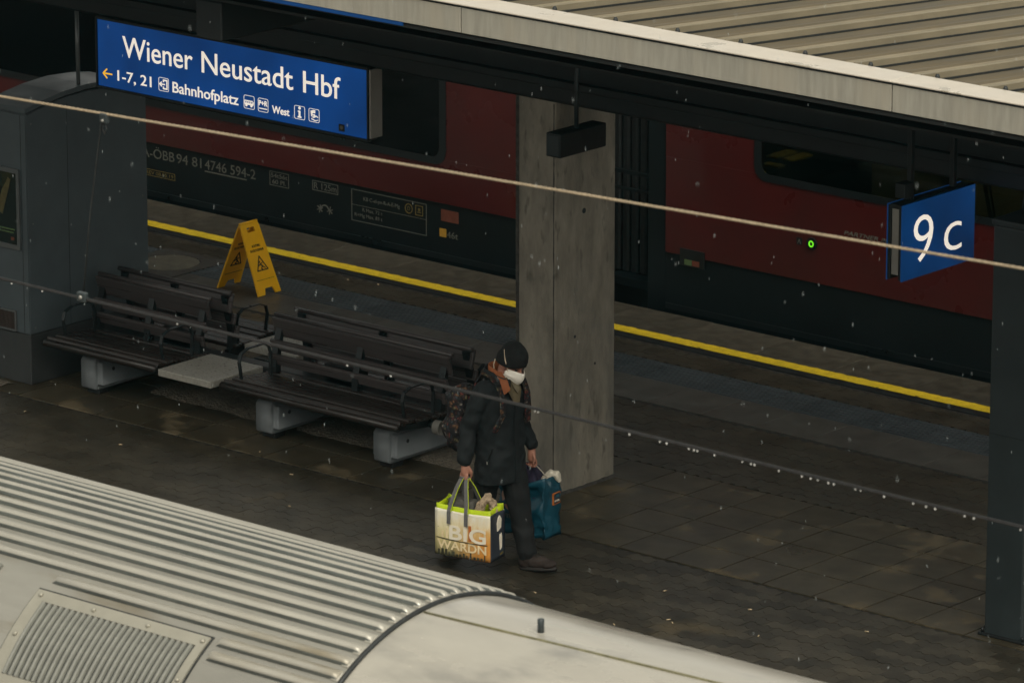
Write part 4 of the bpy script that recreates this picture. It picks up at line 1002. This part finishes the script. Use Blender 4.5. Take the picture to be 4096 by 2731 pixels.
# ------------------------------------------------------------------ person
def ell_bm(c, rad, rotm=None, bm=None, sub=3):
    b = bmesh.new(); bmesh.ops.create_icosphere(b, subdivisions=sub, radius=1)
    for v in b.verts:
        p = Vector((v.co.x*rad[0], v.co.y*rad[1], v.co.z*rad[2]))
        if rotm: p = rotm @ p
        v.co = p+Vector(c)
    if bm is None: return b
    join(bm, b); return bm
def limb(bm, pts, rads, n=14):
    tube_bm(pts, rads, n, True, bm)
    for p, r in zip(pts, rads): ell_bm(p, (r, r, r), None, bm, 2)
def loft(bm, secs, n=28):
    """secs: (cx, cy, z, rx, ry, power) horizontal super-ellipse sections"""
    rings = []
    for cx, cy, z, rx, ry in secs:
        ring = []
        for k in range(n):
            a = 2*math.pi*k/n; ca, sa = math.cos(a), math.sin(a); e = .85
            ring.append(bm.verts.new((cx+rx*math.copysign(abs(ca)**e, ca), cy+ry*math.copysign(abs(sa)**e, sa), z)))
        rings.append(ring)
    for i in range(len(rings)-1):
        for k in range(n): bm.faces.new((rings[i][k], rings[i][(k+1) % n], rings[i+1][(k+1) % n], rings[i+1][k]))
    bm.faces.new(rings[0][::-1]); bm.faces.new(rings[-1])
def solidify(bm, voxel, smooth=6, fold=None):
    """one continuous skin over overlapping pieces"""
    bmesh.ops.recalc_face_normals(bm, faces=bm.faces[:])
    me = me_bm(bm); o = bpy.data.objects.new('t', me); COL.objects.link(o)
    m = o.modifiers.new('r', 'REMESH'); m.mode = 'VOXEL'; m.voxel_size = voxel; m.use_smooth_shade = True
    s = o.modifiers.new('s', 'SMOOTH'); s.iterations = smooth; s.factor = .5
    out_ = bpy.data.meshes.new_from_object(o.evaluated_get(DEPS())); bpy.data.objects.remove(o); bpy.data.meshes.remove(me)
    if fold:
        nn = [v.normal.copy() for v in out_.vertices]
        for v, q in zip(out_.vertices, nn): v.co += q*fold(v.co)
    out_.polygons.foreach_set('use_smooth', [True]*len(out_.polygons)); out_.update()
    return out_
# joints (world); the person walks towards +X
HC = Vector((-.185, 0, 1.490)); HROT = Euler((0, R(33), R(-6)), 'XYZ').to_matrix()
def H(x, y, z): return HC+HROT @ Vector((x, y, z))
NECK = Vector((-.275, 0, 1.335))
SR, ER, WR = Vector((-.30, -.185, 1.305)), Vector((-.385, -.245, 1.03)), Vector((-.365, -.300, .795))
SL_, EL, WL = Vector((-.30, .185, 1.305)), Vector((-.335, .235, 1.03)), Vector((-.235, .265, .795))
HIPR, KR, AR = Vector((-.31, -.085, .80)), Vector((-.38, -.09, .45)), Vector((-.70, -.09, .165))
HIPL, KL, AL = Vector((-.29, .08, .80)), Vector((-.170, .050, .455)), Vector((-.055, .015, .100))
body = bmesh.new()
ell_bm(H(-.012, 0, .035), (.100, .078, .098), HROT, body)
ell_bm(H(.030, 0, -.045), (.066, .058, .072), HROT, body)
ell_bm(H(.060, 0, -.088), (.030, .034, .024), HROT, body, 2)
limb(body, [H(.088, 0, .012), H(.104, 0, -.022)], [.009, .015], 8)
for s in (-1, 1): ell_bm(H(.0, s*.078, -.012), (.020, .008, .032), HROT, body, 2)
for s in (-1, 1): limb(body, [H(.082, s*.012, .026), H(.074, s*.042, .024)], [.009, .008], 8)
limb(body, [H(-.03, 0, -.06), NECK, NECK+Vector((-.01, 0, -.08))], [.056, .060, .075])
loft(body, [(-.29, 0, .74, .09, .13), (-.30, 0, .85, .095, .145), (-.30, 0, 1.0, .085, .13), (-.30, 0, 1.15, .10, .15), (-.295, 0, 1.24, .085, .135), (-.285, 0, 1.31, .06, .08)])
def hand(bm, W, side, axis):
    """hand hanging from wrist W, fingers curled round a handle running along +X below the palm"""
    px = Vector((1, 0, 0)); out_v = Vector((0, side, 0)); dn = Vector((0, 0, -1))
    limb(bm, [W+Vector((0, 0, .05)), W, W+dn*.035, W+dn*.070], [.027, .025, .030, .031])
    for k, (o, L, r) in enumerate(((.030, .9, .0090), (.010, 1.0, .0095), (-.010, .95, .0090), (-.029, .78, .0080))):
        b0 = W+dn*.082+px*o+out_v*.010
        limb(bm, [b0, b0+dn*.032*L+out_v*.006, b0+dn*.050*L-out_v*.014, b0+dn*.036*L-out_v*.032], [r*1.12, r, r*.95, r*.85], 8)
    t0 = W+dn*.030+px*.026-out_v*.008
    limb(bm, [t0, t0+dn*.034+px*.018-out_v*.010, t0+dn*.068+px*.010-out_v*.018], [.0125, .0105, .009], 8)
limb(body, [SR+Vector((0, .03, -.03)), ER, WR], [.045, .038, .030]); hand(body, WR, -1, None)
limb(body, [SL_+Vector((0, -.03, -.03)), EL, WL], [.045, .038, .030]); hand(body, WL, 1, None)
limb(body, [HIPR, KR, AR], [.082, .056, .042]); limb(body, [HIPL, KL, AL], [.082, .056, .042])
def rebase(me, d=Vector((.29, 0, 0))):
    me.transform(Matrix.Translation(d)); return me
pers = obj('person', rebase(solidify(body, .0055, 3)), M['skin'], None, (-.29, 0, 0))
tag(pers, 'person in dark jacket, black beanie and white face mask walking with two shopping bags', 'person')
def wear(name, me, m): return obj(name, rebase(me), m, pers)
for s in (-1, 1):
    wear('eye', me_bm(ell_bm(H(.078, s*.030, .008), (.011, .012, .011), HROT, None, 2), True), M['ink'])
# jacket
jk = bmesh.new()
loft(jk, [(-.300, 0, .615, .150, .205), (-.300, 0, .64, .152, .206), (-.302, 0, .74, .150, .202), (-.305, 0, .88, .145, .192), (-.305, 0, 1.02, .142, .188),
          (-.302, 0, 1.14, .145, .194), (-.300, 0, 1.24, .138, .200), (-.292, 0, 1.31, .115, .182), (-.282, 0, 1.355, .086, .120), (-.275, 0, 1.385, .078, .090)])
limb(jk, [SR+Vector((.005, .03, -.01)), SR+Vector((-.02, -.012, -.06)), ER, ER*.45+WR*.55, WR+Vector((0, 0, .035))], [.086, .080, .066, .060, .053])
limb(jk, [SL_+Vector((.005, -.03, -.01)), SL_+Vector((0, .012, -.06)), EL, EL*.45+WL*.55, WL+Vector((0, 0, .035))], [.086, .080, .066, .060, .053])
def folds(p):
    a = noise.noise(Vector((p.x*5.5, p.y*5.5, p.z*3.0)))*.014
    a += noise.noise(Vector((p.x*10, p.y*10, p.z*16+p.x*9)))*.011
    a += abs(noise.noise(Vector((p.x*7+3, p.y*7, p.z*11-p.x*14))))*-.012
    a += math.sin(p.z*48+noise.noise(p*6)*5)*.0025*(1 if abs(p.y) > .2 else .35)
    return a
wear('jacket', solidify(jk, .0085, 5, folds), M['jacket'])
# stand-up jacket collar
def collar(name, r0, r1, z0, z1, open_, m, tilt=.0, thick=.010, cx=-.275, a_off=0):
    V, F = [], []; n = 36
    for j, (zz, rr) in enumerate(((z0, r0), ((z0+z1)/2, (r0+r1)/2+.004), (z1, r1))):
        for i in range(n+1):
            a = R(open_+(360-2*open_)*i/n+a_off); f = math.cos(a)
            for d in (0, thick):
                V.append((cx+(rr+d)*1.05*math.cos(a)+tilt*(zz-z0), (rr+d)*math.sin(a), zz-.055*max(0, f)*(1 if j else .6)+.010*max(0, -f)))
    w = 2*(n+1)
    for j in range(2):
        for i in range(n):
            a = j*w+2*i
            F += [(a, a+2, a+w+2, a+w), (a+1, a+w+1, a+w+3, a+3)]
    for i in range(n): a = 2*w+2*i; F.append((a, a+2, a+3, a+1)); a = 2*i; F.append((a, a+1, a+3, a+2))
    for j in range(2):
        for i in (0, n): a = j*w+2*i; F.append((a, a+w, a+w+1, a+1))
    bm = bmesh.new(); me = me_from(V, F); bm.from_mesh(me); bmesh.ops.recalc_face_normals(bm, faces=bm.faces[:])
    return wear(name, me_bm(bm, True), m)
collar('jacket_collar', .112, .118, 1.325, 1.432, 26, M['jacket'])
collar('shirt_collar', .088, .094, 1.335, 1.452, 30, M['shirt'], .0, .006)
def flap(name, pts, m, th=.006, nrm=Vector((.6, -.6, .3))):
    bm = bmesh.new(); nv = nrm.normalized()*th
    A = [bm.verts.new(Vector(p)) for p in pts]; B = [bm.verts.new(Vector(p)+nv) for p in pts]; k = len(pts)
    bm.faces.new(A); bm.faces.new(B[::-1])
    for i in range(k): bm.faces.new((A[i], B[i], B[(i+1) % k], A[(i+1) % k]))
    bmesh.ops.recalc_face_normals(bm, faces=bm.faces[:]); return wear(name, me_bm(bm), m)
flap('collar_point', [(-.265, -.112, 1.435), (-.205, -.118, 1.385), (-.160, -.120, 1.285), (-.135, -.082, 1.315), (-.165, -.075, 1.375), (-.215, -.085, 1.435)], M['shirt'])
flap('shirt_front', [(-.19, -.085, 1.40), (-.145, -.090, 1.30), (-.135, -.045, 1.215), (-.125, .0, 1.215), (-.135, .03, 1.30), (-.17, .03, 1.38)], M['shirt_olive'], .008, Vector((1, -.3, .2)))
flap('scarf', [(-.165, -.050, 1.375), (-.135, -.045, 1.32), (-.122, -.025, 1.285), (-.125, .000, 1.31), (-.15, .0, 1.375)], M['scarf'], .010, Vector((1, -.3, .2)))
wear('jacket_placket', me_bm(strap_bm([(-.148, .004, 1.24), (-.150, .004, 1.12), (-.156, .004, 1.0), (-.153, .004, .88), (-.146, .004, .74), (-.142, .004, .62)], .040, .012, (0, 1, 0))), M['jacket'])
wear('pocket_zip', me_bm(strap_bm([(-.205, -.192, .90), (-.225, -.198, .85), (-.240, -.202, .80)], .010, .006, (1, 0, 0))), M['black_plastic'])
wear('zip_pull', me_bm(strap_bm([(-.240, -.209, .805), (-.238, -.211, .785)], .008, .004, (1, 0, 0))), M['alu'])
# trousers
tz = bmesh.new()
loft(tz, [(-.30, 0, .70, .118, .165), (-.30, 0, .78, .125, .172), (-.30, 0, .86, .12, .165)])
limb(tz, [HIPR, HIPR*.5+KR*.5, KR, KR*.5+AR*.5, AR+Vector((.0, 0, .03))], [.108, .094, .077, .068, .060])
limb(tz, [HIPL, HIPL*.5+KL*.5, KL, KL*.5+AL*.5, AL+Vector((-.005, 0, .02))], [.110, .100, .086, .076, .068])
wear('trousers', solidify(tz, .008, 5, lambda p: noise.noise(Vector((p.x*7, p.y*7, p.z*9)))*.009+math.sin(p.z*55+p.x*20+noise.noise(p*7)*4)*.0022), M['trousers'])
# shoes
def shoe(A, rz, pitch, name):
    up = bmesh.new()
    rot = Matrix.Translation(A) @ Matrix.Rotation(rz, 4, 'Z') @ Matrix.Rotation(-pitch, 4, 'Y') @ Matrix.Scale(1.12, 4)
    ell_bm((-.02, 0, -.055), (.055, .042, .055), None, up); ell_bm((.06, 0, -.065), (.085, .045, .045), None, up); ell_bm((.13, 0, -.075), (.065, .046, .032), None, up)
    limb(up, [(-.005, 0, .0), (-.005, 0, -.04)], [.050, .048])
    bmesh.ops.transform(up, matrix=rot, verts=up.verts[:])
    sh = wear(name, solidify(up, .006, 4, lambda p: noise.noise(p*30)*.002), M['shoe'])
    so = bmesh.new(); outl = []
    for k in range(28):
        a = 2*math.pi*k/28; x = math.cos(a); y = math.sin(a)
        outl.append((.062+.134*x, y*(.046 if x > -.2 else .040)))
    prism_bm(outl, 'z', -.118, -.090, so); bmesh.ops.bevel(so, geom=so.edges[:], offset=.006, segments=2, affect='EDGES')
    bmesh.ops.transform(so, matrix=rot, verts=so.verts[:])
    s2 = obj('sole', me_bm(so, True), M['sole'], sh)
    s2.data.transform(Matrix.Translation((.29, 0, 0)))
    lb = bmesh.new(); strap_bm([(.045, -.03, -.018), (.06, 0, -.012), (.045, .03, -.018)], .006, .004, (1, 0, 0), lb); strap_bm([(.07, -.03, -.028), (.085, 0, -.022), (.07, .03, -.028)], .006, .004, (1, 0, 0), lb)
    bmesh.ops.transform(lb, matrix=rot, verts=lb.verts[:]); l2 = obj('lace', me_bm(lb), M['sole'], sh); l2.data.transform(Matrix.Translation((.29, 0, 0)))
shoe(AL+Vector((0, 0, .030)), R(12), R(7), 'shoe'); shoe(AR+Vector((.01, 0, -.01)), R(-4), R(-38), 'shoe')
# beanie: dome with a folded brim
V, F = [], []; NA, NT = 40, 16
for j in range(NT+1):
    t = j/NT
    for i in range(NA):
        a = 2*math.pi*i/NA; ca, sa = math.cos(a), math.sin(a)
        brim = .002+.048*ca-.012*abs(sa)          # lower at the back
        th = t*math.pi/2; rad = math.cos(th)**.72; z = brim+(.152-brim)*math.sin(th)**1.05+.010*t*(1-t)
        bulge = 1+.05*math.sin(t*math.pi)+(.045 if t < .22 else 0)
        V.append(H(-.014-.012*t+.112*ca*rad*bulge, .090*sa*rad*bulge, z+(0 if j else -.004)))
for j in range(NT):
    for i in range(NA): a = j*NA+i; b = j*NA+(i+1) % NA; F.append((a, b, b+NA, a+NA))
k = len(V)
for i in range(NA):
    a = 2*math.pi*i/NA; V.append(H(-.014+.098*math.cos(a), .078*math.sin(a), -.000+.048*math.cos(a)-.012*abs(math.sin(a))))
for i in range(NA): F.append((i, k+i, k+(i+1) % NA, (i+1) % NA))
F.append(tuple(range(NT*NA, NT*NA+NA)))
bm = bmesh.new(); me = me_from(V, F); bm.from_mesh(me); bmesh.ops.remove_doubles(bm, verts=bm.verts[:], dist=.0005); bmesh.ops.recalc_face_normals(bm, faces=bm.faces[:])
mb = me_bm(bm, True)
nn = [v.normal.copy() for v in mb.vertices]
for v, q in zip(mb.vertices, nn): v.co += q*noise.noise(v.co*22)*.004
wear('beanie', mb, M['beanie'])
# mask: folded shell from nose to chin
V, F = [], []; NU, NV = 17, 13
for j in range(NV):
    v_ = j/(NV-1)
    for i in range(NU):
        u = -1+2*i/(NU-1)
        w = .082*(.55+.45*math.sin(math.pi*(.16+.72*v_)))
        front = .064+.086*(1-abs(u)**1.7)*(.62+.38*math.sin(math.pi*min(1, .18+v_*.85)))
        z = .016-.136*v_+.020*abs(u)*(v_-.45)*1.2-.018*abs(u)**2*(1-v_)
        pinch = .006*math.sin(6*v_*math.pi)*(abs(u) > .6)
        V.append(H(front-.030*abs(u)+pinch, u*w*1.02, z))
for j in range(NV-1):
    for i in range(NU-1): a = j*NU+i; F.append((a, a+1, a+NU+1, a+NU))
bm = bmesh.new(); me = me_from(V, F); bm.from_mesh(me); bmesh.ops.recalc_face_normals(bm, faces=bm.faces[:])
bmesh.ops.solidify(bm, geom=bm.faces[:], thickness=.003)
wear('face_mask', me_bm(bm, True), M['mask'])
for s in (-1, 1):
    wear('mask_strap', me_bm(strap_bm([H(.048, s*.073, -.022), H(.030, s*.082, .010), H(.0, s*.097, .050), H(-.030, s*.094, .078), H(-.060, s*.080, .092)], .006, .003, (0, 0, 1))), M['strap_white'])
    wear('mask_strap', me_bm(strap_bm([H(.046, s*.072, -.070), H(.012, s*.088, -.104), H(-.035, s*.094, -.102), H(-.072, s*.090, -.066), H(-.088, s*.082, -.030)], .007, .004, (0, 0, 1))), M['strap_white'])

# ------------------------------------------------------------------ shopping bags and backpack
def soft_box(x0, x1, y0_, y1_, z0, z1, cuts, amp, seed, taper=0, bev=.012, openings=False):
    bm = box_bm(x0, x1, y0_, y1_, z0, z1)
    bmesh.ops.subdivide_edges(bm, edges=bm.edges[:], cuts=cuts, use_grid_fill=True)
    for v in bm.verts:
        p = v.co; h = (p.z-z0)/(z1-z0); cx, cy = (x0+x1)/2, (y0_+y1_)/2
        k = 1-taper*h; bul = 1+.10*math.sin(math.pi*min(1, max(0, h)))*(1-abs((p.x-cx)/((x1-x0)/2))**2*.6)
        n_ = noise.noise(Vector((p.x*9, p.y*9, p.z*9+seed)))+.5*noise.noise(Vector((p.x*22, p.y*22, p.z*22+seed)))
        p.x = cx+(p.x-cx)*k; p.y = cy+(p.y-cy)*k*bul
        p += Vector((n_*amp*.5, n_*amp, n_*amp*.3))
    return bm
M['amber'] = mat('amber_print', (.80, .66, .40), .5, var=.25, scale=14, bump=.03)
M['dusk'] = mat('dusk_print', (.05, .05, .03), .5, var=.4, scale=18, bump=.03)
M['orange_print'] = mat('orange_print', (.50, .15, .03), .5, var=.2, scale=14, bump=.0)
sb = empty('shopping_bag', (-.314, -.310, .135), 'big cream printed shopping bag with lime lining and grey handles', 'bag'); sb.rotation_euler = (0, 0, .18)
bw, bd, bh = .225, .0975, .340
def panel(pts_fn, nu, nv, th, m, name, parent=sb):
    V = [pts_fn(i/nu, j/nv) for j in range(nv+1) for i in range(nu+1)]
    F = [(j*(nu+1)+i, j*(nu+1)+i+1, (j+1)*(nu+1)+i+1, (j+1)*(nu+1)+i) for j in range(nv) for i in range(nu)]
    bm = bmesh.new(); me = me_from(V, F); bm.from_mesh(me); bmesh.ops.recalc_face_normals(bm, faces=bm.faces[:]); bmesh.ops.solidify(bm, geom=bm.faces[:], thickness=th)
    return obj(name, me_bm(bm, True), m, parent)
def bulge(u, v, a=.0006): return a*math.sin(math.pi*u)*math.sin(math.pi*min(1, v*.8+.12))+.0003*noise.noise((u*5, v*5, 2))
panel(lambda u, v: (-bw+2*bw*u, -bd-bulge(u, v), bh*v-.010*math.sin(math.pi*u)*(v > .95)), 16, 14, .0025, M['bag_print'], 'front_panel')
panel(lambda u, v: (-bw+2*bw*u, bd+bulge(u, v), bh*v), 16, 14, .0025, M['bag_print'], 'back_panel')
panel(lambda u, v: (bw-.014*math.sin(math.pi*u)*(v**1.5)+.003, -bd+2*bd*u, bh*v), 8, 12, .0025, M['navy'], 'side_panel')
panel(lambda u, v: (-bw+.014*math.sin(math.pi*u)*(v**1.5)-.003, -bd+2*bd*u, bh*v), 8, 12, .0025, M['navy'], 'side_panel')
panel(lambda u, v: (-bw+2*bw*u, -bd+2*bd*v, .002), 4, 4, .003, M['navy'], 'bag_base')
# lime lining rising a little above the outer panels
panel(lambda u, v: (-bw+.005+(2*bw-.01)*u, -bd+.006+.006*v, bh-.12+.142*v+.012*abs(2*u-1)**3*v+.004*noise.noise((u*9, v, 1))), 20, 4, .002, M['lime'], 'lining')
panel(lambda u, v: (-bw+.005+(2*bw-.01)*u, bd-.006, bh-.12+.150*v+.018*abs(2*u-1)**3*v), 20, 4, .002, M['lime'], 'lining')
panel(lambda u, v: (bw-.006-.016*math.sin(math.pi*u)*v, -bd+.012+(2*bd-.024)*u, bh-.12+.150*v+.014*u*v), 8, 4, .002, M['lime'], 'lining')
panel(lambda u, v: (-bw+.006+.016*math.sin(math.pi*u)*v, -bd+.012+(2*bd-.024)*u, bh-.12+.145*v+.03*u*v), 8, 4, .002, M['lime'], 'lining')
FY = -bd-.0038
def btext(s, x, z, w, h, m, bold=.02, y=FY): return text('lettering', s, (x, y, z), w, h, m, sb, FRONT, .0006, 0, bold)
btext('BIG', -.108, .128, .300, .100, M['cream'], .020, FY-.0006)
btext('WARDN', -.205, .052, .400, .060, M['amber'], .022, FY+.0002)
def bq(name, polys, m, d=0.0):
    bm = bmesh.new()
    for k, p in enumerate(polys): prism_bm(p, 'y', FY+.0004-d*.25-.0001*(k % 5), FY+.003, bm)
    return obj(name, me_bm(bm), m, sb)
bq('printed_cable', poly_line([(-.21, .128), (-.12, .120), (-.02, .117), (.08, .117), (.20, .121)], .005), M['dusk'], .002)
rq = random.Random(5)
bq('printed_skyline', [R4(x_, x_+rq.uniform(.008, .02), .006, .006+rq.uniform(.012, .045)) for x_ in [-.2+.029*k for k in range(14)]], M['dusk'], -.001)
bq('printed_tower', [R4(-.135, -.118, .13, .20), R4(-.17, -.155, .13, .18), R4(.175, .188, .14, .235)], M['amber'], .0)
bq('printed_glow', [R4(.048, .070, .13, .245)], M['orange_print'], .0)
def sidepoly(name, poly, m):
    return obj(name, me_bm(prism_bm(poly, 'x', bw-.004, bw+.0038)), m, sb)
sidepoly('printed_tag', [(.0, .205), (.045, .225), (.052, .285), (.030, .315), (.012, .30), (-.004, .26)], M['cream'])
sidepoly('printed_hand', [(.030, .062), (.056, .075), (.060, .155), (.05, .185), (.042, .165), (.034, .18), (.026, .15)], M['cream'])
sidepoly('printed_price', [(.03, .022), (.075, .032), (.075, .046), (.03, .036)], M['print_dimyellow'])
# contents
ct = soft_box(-.195, .10, -.075, .075, .18, .405, 6, .030, 4, .35); bmesh.ops.smooth_vert(ct, verts=ct.verts[:], factor=.5)
obj('grey_cloth', me_bm(ct, True), M['cloth_grey'], sb)
fl = bmesh.new()
limb(fl, [(.09, -.05, .30), (.115, -.035, .39), (.150, .0, .445), (.170, .02, .40), (.185, .035, .31)], [.030, .034, .030, .030, .030])
fm_ = solidify(fl, .006, 3, lambda p: noise.noise(p*60)*.008+noise.noise(p*25)*.006)
obj('beige_fleece', fm_, M['fleece'], sb)
# handles
HD = Vector((-.048, .010, .553))
for yy, nm in ((-bd-.004, 0), (bd+.004, 1)):
    for x_, hx in ((-.105, -.018), (.035, .018)):
        top_ = HD+Vector((hx, (-.008 if nm == 0 else .008), 0))
        pts = [(x_, yy-(.012 if nm == 0 else -.012), bh-.10), (x_, yy-(.010 if nm == 0 else -.010), bh-.01), (x_*.85+top_.x*.15, yy*.85, bh+.05), (x_*.4+top_.x*.6, yy*.45+top_.y*.55, bh+.145), tuple(top_)]
        st_o = obj('handle_strap', me_bm(strap_bm(pts, .034, .004, (1, -.25, 0))), M['grey_web'], sb)
        pts2 = [(p[0]+.016, p[1]-.002, p[2]) for p in pts[1:]]
        obj('strap_edging', me_bm(strap_bm(pts2, .006, .006, (1, -.25, 0))), M['lime'], sb)
    a = HD+Vector((-.035, (-.008 if nm == 0 else .008), .0)); b_ = HD+Vector((.035, (-.008 if nm == 0 else .008), .0))
    obj('handle_grip', me_bm(tube_bm([tuple(a), tuple((a+b_)/2+Vector((0, 0, .004))), tuple(b_)], .008, 8), True), M['grey_web'], sb)

tg = empty('carrier_bag', (-.345, .365, .135), 'teal plastic carrier bag held in the far hand', 'bag'); tg.rotation_euler = (0, 0, .06)
tbm = soft_box(-.205, .205, -.10, .10, 0, .40, 16, .052, 9, .04)
bmesh.ops.smooth_vert(tbm, verts=tbm.verts[:], factor=.5)
bmesh.ops.smooth_vert(tbm, verts=tbm.verts[:], factor=.5)
bmesh.ops.delete(tbm, geom=[f for f in tbm.faces if f.normal.z > .7 and f.calc_center_median().z > .36], context='FACES_ONLY')
for v in tbm.verts:       # sag: the front half hangs lower at the trailing end
    h = v.co.z/.4; v.co.z += (.05*(v.co.x/.215)*h)
bmesh.ops.solidify(tbm, geom=tbm.faces[:], thickness=.003)
obj('bag_body', me_bm(tbm, True), M['teal'], tg)
ct = soft_box(-.17, .13, -.075, .075, .25, .50, 5, .035, 14, .35); obj('purple_cloth', me_bm(ct, True), M['purple'], tg)
ct = bmesh.new(); limb(ct, [(.125, .02, .40), (.165, .05, .455), (.195, .075, .445), (.205, .085, .40)], [.028, .030, .028, .02])
obj('white_cloth', solidify(ct, .007, 3, lambda p: noise.noise(p*28)*.012), M['white_cloth'], tg)
HL = Vector((.092, -.085, .545))
for x_, yy in ((.03, -.09), (.15, -.06)):
    obj('handle_strap', me_bm(strap_bm([(x_, yy-.015, .36), (x_*.8+HL.x*.2, yy, .44), tuple(HL)], .022, .003, (1, 0, 0))), M['purple'], tg)
for x_, yy in ((.03, .09), (.19, .02)):
    obj('handle_strap', me_bm(strap_bm([(x_, yy, .38), (x_*.5+HL.x*.5, yy*.5+HL.y*.5, .48), tuple(HL+Vector((.01, .01, 0)))], .010, .003, (1, 0, 0))), M['white_cloth'], tg)
def tfront(name, polys, m, d=.0):
    bm = bmesh.new()
    for k, p in enumerate(polys): prism_bm(p, 'y', -.1165-.0003*k-d, -.09, bm)
    return obj(name, me_bm(bm), m, tg)
tfront('printed_cup', [[(-.115+.035*math.cos(a)-.02*math.sin(a), .245+.07*math.sin(a)) for a in [2*math.pi*k/18 for k in range(18)]]], M['pink_print'])
text('lettering', 'AOTISC', (-.185, -.1160, .118), .155, .028, M['print'], tg, FRONT, .003, 0, .015)
def tend(poly, m, name, d): return obj(name, me_bm(prism_bm(poly, 'x', .17, .2135+d)), m, tg)
tend([(.005, .235), (.085, .240), (.085, .325), (.005, .320)], M['orange_print'], 'logo_frame', 0)
tend([(.012, .242), (.078, .247), (.078, .318), (.012, .313)], M['navy'], 'logo_field', .0012)
obj('logo_mark', me_bm(prism_bm([(.025, .285), (.040, .307), (.062, .309), (.070, .287), (.055, .285), (.045, .297), (.038, .285)], 'x', .17, .2160)), M['teal_light'], tg)
tx = text_mesh('HOFER', .056, .013, .0015, 0, .015); bmesh.ops.transform(tx, matrix=Matrix.Translation((.2148, .017, .257)) @ SIDE, verts=tx.verts[:])
obj('lettering', me_bm(tx), M['cream'], tg)

bp = empty('backpack', (-.575, -.075, .80), 'small backpack with a colourful floral pattern worn behind the dark jacket', 'backpack')
bb = bmesh.new(); ell_bm((0, 0, .15), (.105, .160, .17), None, bb); ell_bm((.01, 0, .35), (.095, .145, .14), None, bb); ell_bm((-.075, 0, .16), (.06, .125, .12), None, bb)
box_bm(-.06, .09, -.13, .13, .03, .42, .02, 1, bb)
obj('pack_body', solidify(bb, .009, 4, lambda p: noise.noise(p*14)*.010), M['floral'], bp)
for s in (-1, 1):
    P0 = Vector((.575, .075, -.80))
    pts = [Vector((-.44, s*.105, 1.22)), Vector((-.405, s*.112, 1.34)), Vector((-.345, s*.118, 1.408)), Vector((-.265, s*.122, 1.398)), Vector((-.195, s*.126, 1.335)), Vector((-.160, s*.128, 1.25)), Vector((-.158, s*.135, 1.14)), Vector((-.20, s*.178, 1.02))]
    obj('shoulder_strap', me_bm(strap_bm([tuple(p+P0) for p in pts], .055, .012, (0, 1, 0))), M['floral'], bp)
tube('grab_loop', [(.05, -.03, .44), (.04, -.02, .48), (.04, .02, .48), (.05, .03, .44)], .008, M['rubber'], bp)

# ------------------------------------------------------------------ teal haze added to lift the dark tones
hz = obj('added_haze', me_bm(box_bm(-60, 45, -45, 45, -2.2, 12.6)), None); tag(hz, 'thin teal haze added in the wet air to lift the dark tones', 'added_haze', kind='stuff')
hm = bpy.data.materials.new('added_teal_haze'); hm.use_nodes = True; hn = hm.node_tree; hn.nodes.clear()
ho = node(hn, 'ShaderNodeOutputMaterial'); hv = node(hn, 'ShaderNodeVolumePrincipled')
hv.inputs['Color'].default_value = (.22, .88, 1.0, 1); hv.inputs['Density'].default_value = .00013; hv.inputs['Anisotropy'].default_value = .2
hn.links.new(hv.outputs[0], ho.inputs['Volume']); hz.data.materials.append(hm)
